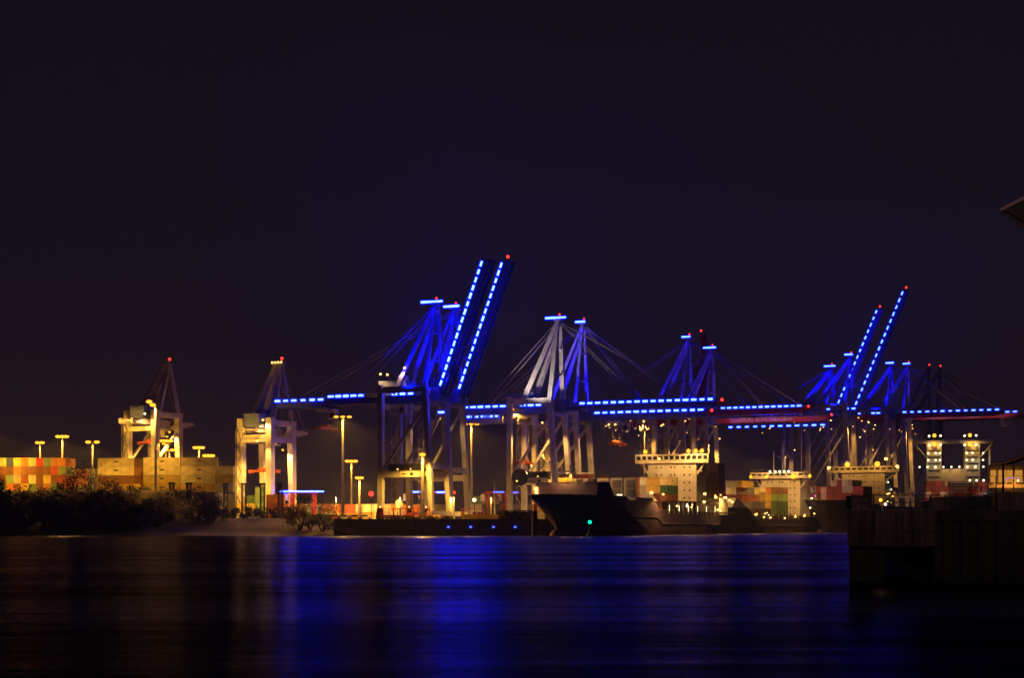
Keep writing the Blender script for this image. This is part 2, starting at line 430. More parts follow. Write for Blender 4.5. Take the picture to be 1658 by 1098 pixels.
def container(loc, rz, col, label, group, long=True):
    """loc = corner (x=0,y=0,z=0) in world units; local x is the length"""
    global ncont
    o = bpy.data.objects.new('shipping_container', container_mesh(col, long)); COL.objects.link(o)
    put(o, loc, rz); tag(o, label, 'container', group); ncont += 1
    return o
ORD = ['first', 'second', 'third', 'fourth', 'fifth', 'sixth', 'seventh', 'eighth', 'ninth', 'tenth', 'eleventh', 'twelfth', 'thirteenth', 'fourteenth', 'fifteenth', 'sixteenth', 'seventeenth', 'eighteenth']
TIER = {1: [''], 2: ['top tier', 'bottom tier'], 3: ['top tier', 'middle tier', 'bottom tier'], 4: ['top tier', 'second tier', 'third tier', 'bottom tier'],
        5: ['top tier', 'second tier', 'third tier', 'fourth tier', 'bottom tier'], 6: ['top tier', 'second tier', 'third tier', 'fourth tier', 'fifth tier', 'bottom tier']}
def stack_end_on(px0, Y, z0, rows, where, group, gap=.05, rz=0.0, step=None, long=True):
    """rows: list of tiers from the TOP, each a list of colours (None = no box); door ends face the river"""
    n = len(rows)
    o0 = Vector((X(px0, Y), Y, z0)); st = step or (CW+gap)
    for t, row in enumerate(rows):
        for k, c in enumerate(row):
            if not c: continue
            off = Matrix.Rotation(rz, 3, 'Z') @ Vector((k*st, 0, 0))
            # rotate so the length runs away from the river: local x -> +Y, local y -> -X ; start at right corner
            off2 = Matrix.Rotation(rz, 3, 'Z') @ Vector(((k*st)+CW, 0, 0))
            container((o0.x+off2.x, o0.y+off2.y, z0+(n-1-t)*CH), R(90)+rz, c,
                '%s container, %s, %s from left, %s' % (c, TIER[n][t], ORD[k], where), group, long)
def stack_side_on(px0, Y, z0, rows, where, group, rz=0.0, longs=True):
    n = len(rows)
    L = (CL if longs else CL/2)+.15
    for t, row in enumerate(rows):
        for k, c in enumerate(row):
            if not c: continue
            off = Matrix.Rotation(rz, 3, 'Z') @ Vector((k*L, 0, 0))
            container((X(px0, Y)+off.x, Y+off.y, z0+(n-1-t)*CH), rz, c,
                '%s container, %s, %s from left, %s' % (c, TIER[n][t], ORD[k], where), group, longs)

GY = 'containers in the left yard behind the bushes'
O, RD, BR, CRM, YL, GN, BL, LG, GR, DG, DR, DB, WH, TL, DK = 'orange', 'red', 'brown', 'cream', 'yellow', 'green', 'blue', 'light green', 'grey', 'dark green', 'dark red', 'dark blue', 'white', 'teal', 'dark grey'
stack_end_on(-14, 660, 17.2, [[YL, LG, BL, YL, O, LG, RD, GN, O, O], [O, BR, BR, O, BR, BR, BR, BR, RD, LG], [O, BR, GN, CRM, O, CRM, BR, YL, BR, RD], [BR, GN, O, BR, YL, GN, BR, O, GN, O]], "in the colourful left stack", GY)
stack_end_on(108, 690, 17.2, [[DK, BR, DR, DK, DB], [DG, BR, BR, DB, DK], [LG, LG, DK, DB, DK]], "in the dim stack behind the big bush", GY)
stack_side_on(158, 664, 17.2, [[CRM], [CRM], [BR], [YL]], "in the short cream and brown stack", GY)
stack_end_on(217, 664, 17.2, [[BR, DG], [BR, BR], [BR, O], [YL, BR]], "in the narrow brown stack", GY)
stack_side_on(232, 657, 17.2, [[CRM, CRM], [CRM, CRM], [YL, CRM], [YL, YL]], "in the long cream yellow stack", GY)
stack_side_on(232+2*59.5-3, 656, 17.2, [[None], [CRM], [YL], [CRM]], "at the cream stack's right end", GY, longs=False)
G2 = 'containers in the yard between the orange lit cranes and the quay'
stack_side_on(398, 692, 6, [[DG], [DG], [GN]], "in the short dark green stack", G2, longs=False)
stack_side_on(413, 690, 6, [[GN], [GN], [GN], [WH]], "in the tall green stack", G2, longs=False)
stack_side_on(431, 668, 6, [[O], [O], [O]], "in the lone orange stack", G2, longs=False)
stack_side_on(352, 700, 6, [[BR, None], [O, CRM]], "in the low stack behind the green ones", G2, longs=False)
stack_side_on(383, 686, 6, [[YL], [WH]], "in the pale pair beside the green stack", G2, longs=False)
def yard(px0, Y, rows, where): stack_side_on(px0, Y, 6, rows, where, G2, longs=False)
yard(462, 700, [[O, GR, BR], [O, GN, CRM]], "below the long blue light trail")
yard(548, 705, [[DR, GR, WH], [BR, O, GR]], "behind the tall lilac lamp mast")
stack_end_on(512, 730, 6, [[None, DR, BR], [BR, BR, O]], "in the end-on row behind the shore bush", G2)
yard(630+0, 712, [[O, O], [YL, GR]], "at the first blue crane's left leg")
yard(676, 715, [[WH, GR], [GR, DG]], "between the first blue crane's legs")
yard(752, 705, [[GN, GR], [WH, DG], [DR, DG]], "in the stack right of the second crane")
yard(806, 712, [[WH, GR], [CRM, GR]], "behind the dark lattice frames")
yard(842, 716, [[O, YL, WH], [WH, CRM, WH]], "behind the white legged crane")

# ================================================================== LEFT YARD: LAMP MASTS
M['polem'] = mat('mast_grey', (0.14, 0.125, 0.12), 0.6)
def lamp_mast(px, pyt, Y, z0, label, heads=2, watt=9000, hw=1.9, r=.42, big=1.0, hx=0, aim=None, cone=None):
    """tall lamp post with a crossbar of lamp heads"""
    zt = CAMZ + (850-pyt)*Y/FPX
    root = empty('lamp_mast', (X(px, Y), Y, z0)); H = zt-z0
    MB().tube((0,0,0), (0,0,H), r*1.35, r*.75).build('pole', M['polem'], root)
    MB().box(-hw*heads/2-.1, -.2, H-.2, hw*heads/2+.1, .2, H+.15).build('crossbar', M['dark'], root)
    for k in range(heads):
        x = (k-(heads-1)/2)*hw
        h = MB().box(x-.8*big, -.75, H-.1, x+.8*big, .5, H+.32); hd = h.build('lamp_head', M['dark'], root)
        MB().ball((x, -.3, H-.3), 1.1*big, 12, 6, (1.15, .8, .6)).build('lamp_glass', M['sodium'], hd)
    if watt: lamp((0, -3.2, H-1.0), SOD, watt*(2.2 if z0 < 10 else .95), root, .7, spot=cone, aim=aim)
    return tag(root, label, 'lamp mast', 'sodium lamp masts')
lamp_mast(65, 716, 720, 17.2, 'dim orange lamp mast at the far left, behind the colourful stack', 2, 7000)
lamp_mast(101, 706, 668, 17.2, 'bright orange lamp mast above the right end of the colourful stack', 3, 12000, 1.6)
lamp_mast(150, 715, 690, 17.2, 'orange lamp mast with two separate heads above the dim stack', 2, 9000, 3.6)
lamp_mast(268, 713, 700, 17.2, 'wide headed lamp mast under the left orange lit crane girder', 4, 9000, 1.5)
lamp_mast(274, 728, 720, 17.2, 'small double lamp mast between the legs of the left orange lit crane', 2, 5000, 2.9)
lamp_mast(322, 724, 690, 17.2, 'orange lamp mast above the long cream yellow stack', 3, 9000, 1.4)
lamp_mast(338, 737, 668, 17.2, 'lower orange lamp mast at the right end of the cream yellow stack', 3, 9000, 1.4)
lamp_mast(555, 674, 664, 6, 'tall lilac lamp mast with three lamp heads left of the first blue crane', 3, 9000, 2.7, .55, .8)
lamp_mast(569, 746, 720, 6, 'thin lamp mast with small heads right of the tall lilac one', 3, 4000, 1.7)
lamp_mast(582, 773, 700, 6, 'short very bright orange lamp beside the red light', 2, 9000, 1.4)
lamp_mast(763, 686, 716, 6, 'tall lamp mast right of the second blue crane', 3, 8000, 2.5, .5, .8)
lamp_mast(684, 735, 613, 6, 'lit orange lamp mast between the legs of the first blue crane', 1, 9000, 1.8, .6)
lamp_mast(884, 725, 742, 6, 'bright star-like orange lamp between the legs of the third blue crane', 1, 14000)
# tall two-headed mast in front of the containers
zt = 60
m0 = empty('lamp_mast', (X(252, 640), 640, 12.0)); tag(m0, 'tallest lamp mast of the left yard, dark below and lit near its two offset heads', 'lamp mast', 'sodium lamp masts')
Hm = CAMZ+(850-651)*640/FPX-12
MB().tube((0,0,0), (0,0,Hm), .55, .36).build('pole', M['steel'], m0)
g = MB(); g.bar((0,0,Hm-.6), (-2.2,0,Hm+.2), .25); g.bar((0,0,Hm-1), (2.0,0,Hm-1), .2); g.build('crossbar', M['steel'], m0)
for x, z in ((-2.4, .3), (-1.0, -1.0)):
    hd = MB().box(x-1.0, -.6, Hm+z, x+.8, .5, Hm+z+.35).build('lamp_head', M['dark'], m0)
    MB().ball((x-.1, -.3, Hm+z-.25), 1.25, 10, 6, (1, .8, .55)).build('lamp_glass', M['sodium'], hd)
lamp((-1.6, -1.5, Hm-2.2), SOD, 13000, m0, .7, spot=110, aim=(.1, .5, -1))
# thin unlit pole by the third crane
p0 = MB().tube((0,0,0), (0,0,15), .3, .2); p0.bar((-.2,0,15), (-1.2,0,15.2), .35)
tag(put(p0.build('street_or_fill_lamp', M['steel']), (X(801, 640), 640, 6)), 'slim unlit lamp post standing on the quay left of the third blue crane', 'street lamp')

lamp_mast(-24, 690, 646, 17.2, 'lamp mast just outside the left edge, throwing orange light on the colourful stack', 3, 22000, aim=(.45, .35, -1), cone=105)
for i, (px, Y) in enumerate(((544, 634), (648, 640), (735, 634), (795, 650))):
    root = empty('fill_light', (X(px, Y), Y, 6)); MB().tube((0,0,0), (0,0,9), .16, .12).build('pole', M['steel'], root)
    MB().box(-.5, -.4, 8.8, .5, .2, 9.2).build('lamp_head', M['dark'], root)
    lamp((0, -.6, 8.7), SOD, 3200, root, .4)  # added fill spot brightening the quay strip and nearby containers
    tag(root, 'added fill light pole on the quay, ' + ['left of the first blue crane', 'between the first blue crane legs', 'right of the second blue crane', 'beside the slim unlit lamp post'][i], 'fill light', 'added fill lights along the quay')
# ladder-like lattice masts
for i, (px, lab) in enumerate(((278, 'black lattice mast in front of the cream yellow stack, leftmost of six'), (306, 'black lattice mast behind the right end of the bushes, second of six'),
        (366, 'black lattice mast at the foot of the bank, left of the pale container pair'), (395, 'black lattice mast in front of the pale container pair'),
        (425, 'black lattice mast between the green and orange container stacks'), (454, 'black lattice mast right of the orange stack, under the blue light trail'))):
    Y = 646 if i > 1 else 632; z0 = 6 if i > 1 else 14
    zt = CAMZ+(850-(783 if i > 1 else 782))*Y/FPX
    root = empty('lattice_mast', (X(px, Y), Y, z0)); H = zt-z0
    MB().lattice((0,0,0), (0,0,H), 1.55, .34, 1.9).build('lattice_frame', M['dark'], root)
    MB().box(-1.25, -1.0, H-.6, 1.25, 1.0, H).build('top_plate', M['dark'], root)
    tag(root, lab, 'lattice mast', 'black lattice masts on the bank')

# ================================================================== CRANES
QROT = -R(24.5)
TUBE = {}
def tube_mesh(kind, L):
    k = (kind, L)
    if k not in TUBE:
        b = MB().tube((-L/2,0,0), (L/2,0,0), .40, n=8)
        b.cur = 1; b.box(-L/2-.4, .42, -.85, L/2+.4, .56, .85); b.box(-L/2-.4, -.2, .62, L/2+.4, .42, .85); b.box(-L/2-.4, -.2, -.85, L/2+.4, .42, -.62)  # glowing strips round the tube imitate its blue halo
        o = b.build('blue_tube', [M[kind], M['tube_halo']]); TUBE[k] = o.data; bpy.data.objects.remove(o)
    return TUBE[k]
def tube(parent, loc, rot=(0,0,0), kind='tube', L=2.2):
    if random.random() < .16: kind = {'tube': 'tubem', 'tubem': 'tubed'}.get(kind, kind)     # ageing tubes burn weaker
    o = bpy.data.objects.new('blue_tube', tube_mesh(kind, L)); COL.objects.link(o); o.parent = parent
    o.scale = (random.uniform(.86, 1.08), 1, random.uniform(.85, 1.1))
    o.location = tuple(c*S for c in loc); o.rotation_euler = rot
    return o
def red_lamp(parent, loc, r=.55):
    return MB().ball(loc, r).build('red_lamp', M['redlamp'], parent)
def flood(parent, loc, r=.45, kind='warm', n=6):
    return MB().ball(loc, r, n, 4, (1,1,.8)).build('floodlight', M[kind], parent)

def crane(label, px, Y, Hg, Ha, G=22, Wd=15, back=45, bl=66, ang=0, style='lattice', legm='steel', beam='bluep', tubes=16, tstart=6,
          kind='tube', btubes=(), rot=QROT, z0=6, apex_tubes=3, text=None, festoon=None, bl_w=18000, under=(), lean=3.0, Hp=17, reel=False,
          sign=False, trolley=None, red_tip=True, apex_red=True, legs_lamp=None, tz=1.0, text_x=8, gh=2.6, platform_box=True, ptube=None, leg=2.0, cage=False, girdtubes=(), up_w=0, ties=True, boom_w=1800, apf=0, text_w=0, btz=.55, extra=0, front_w=0, mk=1.0):
    root = empty('container_crane', (X(px, Y), Y, z0), rot)
    tag(root, label, 'container crane', 'ship-to-shore container cranes')
    sm_ = M[legm]; gm = M[beam]; ym = Wd/2
    # legs, sills, bogies
    for y in (0, Wd):
        MB().bar((0,y,2.4), (-lean,y,Hg+3.2), leg*.85, leg*.95, leg*1.1, leg*1.1).build('leg', sm_, root)
        MB().bar((-G,y,2.4), (-G,y,Hg+4.0), leg*1.05, leg*1.05).build('leg', sm_, root)
    for x in (0, -G):
        MB().box(x-1.0, -2.2, 1.5, x+1.0, Wd+2.2, 3.3).build('sill_beam', sm_, root)
        for y in (-.4, Wd+.4):
            g = MB().box(x-.7, y-2.6, .55, x+.7, y+2.6, 1.5)
            for k in range(4): g.tube((x-.45, y-2+k*1.33, .45), (x+.45, y-2+k*1.33, .45), .45, n=8)
            g.build('bogie', M['dark'], root)
    # portal beams with walkway
    for i, y in enumerate((0, Wd)):
        pb = MB().box(-G+leg*.5, y-.8, Hp-1.2, -leg*.7, y+.8, Hp+1.2).build('portal_beam', sm_, root)
        g = MB()
        for k in range(9): g.bar((-G+2+k*(G-4)/8, y-.9, Hp+1.2), (-G+2+k*(G-4)/8, y-.9, Hp+2.5), .12)
        g.bar((-G+2, y-.9, Hp+2.5), (-2, y-.9, Hp+2.5), .14); g.build('handrail', M['dark'], pb)
    for x, z in ((-G, Hp), (-.8, Hp+3), (-G, Hg-4), (-lean, Hg-3)):
        MB().box(x-.7, .9, z-1, x+.7, Wd-.9, z+1).build('cross_beam', sm_, root)
    for y in (0, Wd):
        MB().bar((-G+1, y+.1, Hp+2), (-lean*.8-1, y+.1, Hg-5), 1.0).build('brace', sm_, root)
    if platform_box:
        rm = MB().box(-G+3, .4, Hp+1.25, -G*.22, 3.6, Hp+4.0).build('drive_room', M['dark'], root)
        g = MB()
        for k in range(6): g.box(-G+3.6+k*2.3, .3, Hp+2.0, -G+5.2+k*2.3, .42, Hp+3.3)
        g.build('window', M['glass'], rm)
        for k in (0.3, .7): flood(rm, (-G+3+k*(G*.78-3), 0, Hp+1.9), .34, 'warmd')
    # stair tower on the landside leg
    g = MB(); z = 3.4; k = 0
    while z < Hg-2:
        xa, xb = (-G-1.3, -G-3.6) if k % 2 else (-G-3.6, -G-1.3)
        g.bar((xa, Wd-.6, z), (xb, Wd-.6, z+3.4), .7, .18); g.bar((xb, Wd-.6, z+3.4), (xb, Wd-.6, z+4.4), .12); z += 3.4; k += 1
    for xx in (-G-1.2, -G-3.7): g.bar((xx, Wd+.2, 1), (xx, Wd+.2, Hg-1), .22)
    g.build('stair_tower', M['cable'], root)
    # main girders
    for y in (ym-3.3, ym+3.3):
        MB().box(-back, y-.6, Hg-gh, 1.2, y+.6, Hg).build('girder', gm, root)
    g = MB(); x = -back+.3
    while x < 1:
        g.box(x, ym-2.7, Hg-gh*.6, x+.5, ym+2.7, Hg-gh*.3); x += 7.2
    g.build('girder_tie', gm, root)
    g = MB(); x = -back
    while x < 0: g.bar((x, ym-4.7, Hg-.1), (x, ym-4.7, Hg+1.1), .12); x += 2.6
    g.bar((-back, ym-4.7, Hg+1.1), (0, ym-4.7, Hg+1.1), .14); g.bar((-back, ym-4.3, Hg-.1), (0, ym-4.3, Hg-.1), .9, .12)
    g.build('handrail', M['cable'], root)
    # top portal ring
    for y in (0, Wd):
        MB().box(-G+1.1, y-.7, Hg+.8, -lean-1.1, y+.7, Hg+3.2).build('top_beam', sm_, root)
    # machinery house
    mh = MB().box(-G-3, ym-3.8, Hg+.1, -G+9, ym+3.8, Hg+5.4); mh.box(-G-3.3, ym-4.1, Hg+5.4, -G+9.3, ym+4.1, Hg+5.8)
    mho = mh.build('machinery_house', M['bluep'] if beam != 'red' else M['lilac'], root)
    g = MB()
    for k in range(4): g.box(-G-1.8+k*2.8, ym-3.95, Hg+1.6, -G-.2+k*2.8, ym-3.8, Hg+3.8)
    g.build('louvre', M['dark'], mho)
    MB().box(-G+4, ym-2, Hg+5.8, -G+7.5, ym+1, Hg+8.0).build('hoist_cabin', M['steel'], mho)
    # A frame
    ax = -lean+1.2
    for s_ in (-1, 1):
        y0 = 0.6 if s_ < 0 else Wd-.6
        MB().bar((-lean, y0, Hg+3), (ax, ym+s_*1.6, Ha), 1.35*mk, 1.35*mk, 1.0*mk, 1.0*mk).build('mast_leg', sm_, root)
        MB().bar((-G*.80, ym+s_*5.6, Hg+.4), (ax-.6, ym+s_*1.4, Ha-1), 1.45*mk, 1.45*mk, 1.1*mk, 1.1*mk).build('mast_brace', sm_, root)
        MB().bar((ax-.5, ym+s_*1.5, Ha-.4), (-back+7, ym+s_*3.3, Hg+.2), .34).build('backstay', M['cable'], root)
    g = MB(); h_ = Ha-Hg-3
    for t in ((.33, .66) if ties else (.9,)):
        w_ = (ym-.6)*(1-t)+1.6*t
        g.bar((-lean+1.2*t, ym-w_, Hg+3+h_*t), (-lean+1.2*t, ym+w_, Hg+3+h_*t), .6)
    g.build('mast_tie', sm_, root)
    ap = MB().box(ax-1.6, ym-2.6, Ha, ax+1.6, ym+2.6, Ha+.5)
    for x in (ax-1.5, ax+1.5):
        for y in (ym-2.5, ym+2.5): ap.bar((x, y, Ha+.5), (x, y, Ha+1.6), .12)
    ap.box(ax-.7, ym-1.4, Ha-2.2, ax+.7, ym+1.4, Ha)
    apo = ap.build('apex_platform', sm_, root)
    if apex_red:
        MB().bar((ax+.6, ym-1.2, Ha+.5), (ax+.6, ym-1.2, Ha+2.4), .14).build('lamp_post', M['dark'], apo); red_lamp(apo, (ax+.6, ym-1.2, Ha+2.7), .38 if apex_tubes else .6)
    for k in range(apex_tubes): tube(apo, (ax-1.8+(k-(apex_tubes-1)/2)*2.35+1.2, ym-2.9, Ha+1.2), kind=kind, L=2.3)
    for k in range(apf): MB().ball((ax-1.5, ym-2.4+k*1.6, Ha+.9), .42, 8, 5).build('floodlight', M['warm'], apo)
    # blue tubes on girder
    for x in list(btubes) + list(girdtubes): tube(root, (x, ym-4.9, Hg+btz), kind=kind)
    if ptube: tube(root, (ptube[0], ptube[1], ptube[2]), kind=kind, L=2.4)
    # hinge block
    MB().box(-2.2, ym-4.6, Hg-gh, 1.6, ym-1.2, Hg+2.8).build('hinge_house', M['bluep'], root)
    MB().box(-2.2, ym+1.2, Hg-gh, 1.6, ym+4.6, Hg+2.8).build('hinge_house', M['bluep'], root)
    # boom (modelled along local x, then raised about its hinge)
    bs = 1.9 if ang else 3.3
    bo = empty('boom', (2.0, 0, Hg-.4)); bo.parent = root; bo.rotation_euler = (0, -R(ang), 0)
    g = MB()
    for y in (ym-bs, ym+bs):
        if style == 'lattice':
            hh = 2.5 if ang else 2.4
            g.box(0, y-.5, -1.0 if ang else -1.5, bl, y+.5, 0.0)
            g.bar((0, y, hh-.9), (bl-2, y, hh-.9), .38)
            n_ = int(bl/4.1)
            for k in range(n_):
                x0 = k*bl/n_; x1 = (k+1)*bl/n_
                g.bar((x0, y, 0), ((x0+x1)/2, y, hh-.9), .26); g.bar(((x0+x1)/2, y, hh-.9), (x1, y, 0), .26)
        else:
            g.box(0, y-.6, -2.2, bl-5, y+.6, .6)
            g.add([(bl-5,y-.6,-2.2),(bl-5,y+.6,-2.2),(bl-5,y+.6,.6),(bl-5,y-.6,.6),(bl,y-.5,-.4),(bl,y+.5,-.4),(bl,y+.5,.6),(bl,y-.5,.6)],
                  [(0,1,5,4),(1,2,6,5),(2,3,7,6),(3,0,4,7),(4,5,6,7)])
    x = 4
    while x < bl: g.box(x, ym-bs+.5, -1.2, x+.5, ym+bs-.5, -.5); x += 8
    g.box(bl-.6, ym-bs-.6, -1.3, bl+.2, ym+bs+.6, .4)
    g.build('boom_frame', gm, bo)
    g = MB()
    g.bar((0, ym-4.5, .1), (bl, ym-4.5, .1), 1.0, .14)
    x = 0
    while x < bl:
        g.bar((x, ym-5.0, .1), (x, ym-5.0, 1.4), .12)
        if ang:                                   # safety hoops of the raised walkway
            g.bar((x, ym-5.0, 1.4), (x, ym-4.5, 2.2), .12); g.bar((x, ym-4.5, 2.2), (x, ym-3.8, 1.6), .12)
        x += 2.05
    g.bar((0, ym-5.0, 1.4), (bl, ym-5.0, 1.4), .14)
    g.build('walkway', M['cable'] if style != 'lattice' else gm, bo)
    if tubes:
        st = (bl-2.5-tstart)/max(1, tubes-1)
        for k in range(tubes): tube(bo, (tstart+k*st, ym-5.15, tz), kind=kind, L=2.1)
    if red_tip:
        MB().bar((bl, ym-2.2, 0), (bl+1.2, ym-2.2, .6), .2).build('lamp_post', M['dark'], bo); red_lamp(bo, (bl+1.5, ym-2.2, .8), .6)
    if cage:
        MB().lattice((bl-12, ym-3.0, -5.5), (bl-1, ym-3.0, -5.5), 5.0, .3, 1.8).build('maintenance_cage', M['dark'], bo)
    if tubes:
        nb = 4 if ang else 3
        for k in range(nb): lamp((bl*(k+.5)/nb, ym-8.5, 2.2), BLUE, boom_w*(1 if ang else .35), bo, 1.0, name='blue_lamp_light')
    # forestays
    if not ang:
        for s_ in (-1, 1):
            for fr in (.9, .5):
                a = Vector((ax, ym+s_*1.5, Ha-.3)); b_ = Vector((2+bl*fr, ym+s_*3.3, Hg+.2))
                MB().bar(a, b_, .34).build('forestay', M['cable'], root)
        pl_ = MB().bar((2+bl*.5, ym-3.3, Hg), (2+bl*.5-1.2, ym-3.3, Hg+5.2), .8, .8)
        pl_.build('stay_post', gm if beam == 'red' else M['bluep'], root)
    else:
        ca, sa = math.cos(R(ang)), math.sin(R(ang))
        for s_ in (-1, 1):
            tip = Vector((2+bl*.62*ca, ym+s_*3.3, Hg+bl*.62*sa)); mid = Vector((ax+2.6, ym+s_*2.4, Hg+(Ha-Hg)*.42))
            g = MB(); g.bar((ax, ym+s_*1.5, Ha-.3), mid, .36); g.bar(mid, tip, .30); g.build('forestay', M['cable'], root)
    # trolley, cab and spreader
    if trolley:
        tx, tzp = trolley
        tr = MB().box(tx-3, ym-4.4, Hg-gh-1.5, tx+3, ym+4.4, Hg-gh-.3); tro = tr.build('trolley', M['steel'], root)
        c_ = MB().box(tx+3.2, ym-3.9, Hg-gh-5.0, tx+6.2, ym-1.0, Hg-gh-1.5); co = c_.build('operator_cab', M['white'], tro)
        MB().box(tx+3.5, ym-4.0, Hg-gh-4.4, tx+5.9, ym-3.9, Hg-gh-2.5).build('window', M['glass'], co)
        g = MB()
        for dx in (-2, 2):
            for dy in (-1.6, 1.6): g.bar((tx+dx, ym+dy, Hg-gh-1.5), (tx+dx*.7, ym+dy, tzp+1), .12)
        g.build('hoist_rope', M['cable'], tro)
        g = MB().box(tx-1.2, ym-7.2, tzp, tx+1.2, ym+7.2, tzp+.9); g.box(tx-1.7, ym-2, tzp+.9, tx+1.7, ym+2, tzp+1.8)
        for yy in (-7.2, 6.6): g.box(tx-1.5, ym+yy, tzp-.5, tx+1.5, ym+yy+.6, tzp+.9)
        g.build('spreader', M['orange'], tro)
    # festoon loops
    if festoon:
        x0, x1, nf = festoon; g = MB()
        w_ = (x1-x0)/nf
        for k in range(nf):
            d = 3.4+1.5*random.random(); pts = []
            for q in range(9):
                t = q/8; pts.append((x0+w_*(k+.08+.84*t), ym-5.0, Hg-gh-.2-d*math.sin(math.pi*t)**.7))
            g.path(pts, .34)
        g.build('festoon_cable', M['festoon'], root)
    if reel:
        rr = MB(); c = Vector((-G+6, -2.6, Hp+1.5)); r_ = 3.6
        rr.tube(c+Vector((0,-.9,0)), c+Vector((0,.3,0)), r_, n=20)
        rl = rr.build('cable_reel', M['dark'], root); flood(rl, (c.x-1, c.y-1.2, c.z-1.6), .35, 'warm')
        g = MB(); c2 = Vector((-G+13.5, Wd-1.0, Hp+4.2)); pts = []
        for k in range(21):
            t = 2*math.pi*k/20; pts.append(c2+Vector((math.cos(t)*4.6, 0, math.sin(t)*4.6)))
            if k < 20: g.bar(c2+Vector((math.cos(t)*2.2, 0, math.sin(t)*2.2)), pts[-1], .2)
        g.path(pts, .35); g.build('spoked_cable_wheel', M['cable'], root)
    if sign:
        sb = MB().box(-G+9, -1.02, Hp-.95, -G+15, -.82, Hp+.95).build('sign_panel', M['sign'], root)
        text_mesh('sign_lettering', 'HHLA', 1.55, M['black'], sb, (-G+9.4, -1.1, Hp-.5), width=3.1)
        MB().box(-G+13.2, -1.12, Hp-.6, -G+14.7, -1.03, Hp+.6).build('sign_emblem', M['black'], sb)
        sb = MB().box(-G+2.6, ym-5.6, Hg-7.4, -G+9.6, ym-3.9, Hg-3.6).build('drive_cabin', M['white'], root)
        MB().box(-G+3.0, ym-5.7, Hg-6.8, -G+9.2, ym-5.62, Hg-4.3).build('sign_panel', M['sign'], sb)
        text_mesh('sign_lettering', 'HHLA', 2.0, M['black'], sb, (-G+3.4, ym-5.76, Hg-6.3), width=3.4)
        MB().box(-G+7.2, ym-5.8, Hg-6.4, -G+8.8, ym-5.72, Hg-4.8).build('sign_emblem', M['black'], sb)
    if text:
        text_mesh('boom_lettering', text, 3.3, M['mark'], bo, (text_x, ym-4.05, -1.95), width=34)
    if text_w:
        for fx in (.2, .5, .8): lamp((bl*fx, ym-16, -6), (1, .45, .45), text_w, bo, .5, spot=120, aim=(0, 1, .25))  # added fill spots, no fixtures, so the lettered boom side shows
    # lights
    if bl_w:
        lamp((ax-9, -3.5, Hg+1.5), BLUE, bl_w*2.2, root, .8, spot=115, aim=(.25, .1, 1), name='blue_lamp_light')
        lamp((ax+1, Wd+2, Hg+4), BLUE, bl_w*1.5, root, .8, spot=100, aim=(.1, -.1, 1), name='blue_lamp_light')
        lamp((ax, ym-3.5, Ha+3), BLUE, bl_w*1.2, root, .8, spot=110, aim=(-.05, .1, -1), name='blue_lamp_light')
    if up_w: lamp((ax-10, -16, Hg-2), (1, .8, .75), up_w*2, root, .8, spot=95, aim=(.3, .55, 1), name='white_lamp_light')
    for dz_, w_ in (((Hg-6, front_w), (16, front_w*.6)) if front_w else ()): lamp((-G-14, Wd/2, dz_), SOD, w_, root, .8, spot=105, aim=(1, 0, .7 if dz_ > 16 else .15))  # added fill spots without fixtures brighten the crane's landside
    rx = random.Random(int(px))
    for k in range(extra): flood(root, (rx.uniform(-back*.9, 4), ym-4.5, Hg-rx.uniform(4, 12)), rx.uniform(.28, .45), rx.choice(('warmd', 'warm', 'sodium')))
    for x, z, kd, w in under:
        flood(root, (x, ym-5.2, z), .5, kd)
        if w: lamp((x, ym-6.2, z-1.6), WARM if kd != 'sodium' else SOD, w, root, .5)
    return root

# the two tall cranes at the quay corner, booms raised
crane('leftmost tall blue lit crane, boom raised, HHLA board on its pale portal beam', 699, 620, 48, 82.5, back=47, bl=54.5, ang=69, tubes=16, tstart=4.5,
      btubes=(-46, -42.6, -39.2, -35.8, -32.4), girdtubes=(-17.5, -14, -10.5), boom_w=1700, beam='bluedk', apex_tubes=4, sign=True, ptube=(2.5, 3, 41), bl_w=26000,
      under=((-23.5, 56.5, 'warm', 500), (-20.5, 56.2, 'warm', 0), (-13, 58.5, 'warm', 400)), red_tip=False, trolley=None, Hp=17.5)
crane('second tall blue lit crane, its raised boom tipped by a red lamp', 731, 648, 49.5, 84.5, G=19, back=84, bl=57, ang=69, tubes=17, tstart=4.0,
      btubes=(-83, -79, -75, -70.5, -66, -62), boom_w=1700, beam='bluedk', apex_tubes=3, bl_w=26000, trolley=(-62, 38), under=((-4, 44, 'warmd', 1500),), festoon=(4-14, 4-5, 3), legm='steel')
crane('white legged crane behind the nearest ship bow, dark cable reel on its portal', 903, 680, 48, 84, G=22, back=45, bl=66, kind='tubem', boom_w=700, tubes=17, tstart=8,
      btubes=(-44, -40.5, -37, -33.5, -30, -26.5), girdtubes=(-17, -13.5, -10), apex_tubes=4, legm='white', mk=1.5, reel=True, sign=True, bl_w=0, up_w=2600, festoon=(-42, -26, 7),
      under=((-21.5, 47, 'sodium', 7000), (-19, 49.5, 'sodium', 0), (-8, 41, 'warmd', 5000), (-13, 23, 'warmd', 3500)), trolley=(-19, 24), Hp=16.5, lean=3.6)
crane('blue masted crane just behind the white legged one, its boom lowered', 941, 710, 46.2, 86, G=22, back=60, bl=54, kind='tubem', boom_w=700, tubes=14, tstart=4.5,
      btubes=(-59, -55.5, -52, -48.5, -45, -41.5), apex_tubes=2, bl_w=26000, festoon=(8, 34, 9), trolley=(14, 33), legm='white',
      under=((12, 41.5, 'warmd', 2500), (15, 41.5, 'warmd', 0), (28, 42.5, 'warmd', 1500)), platform_box=False)
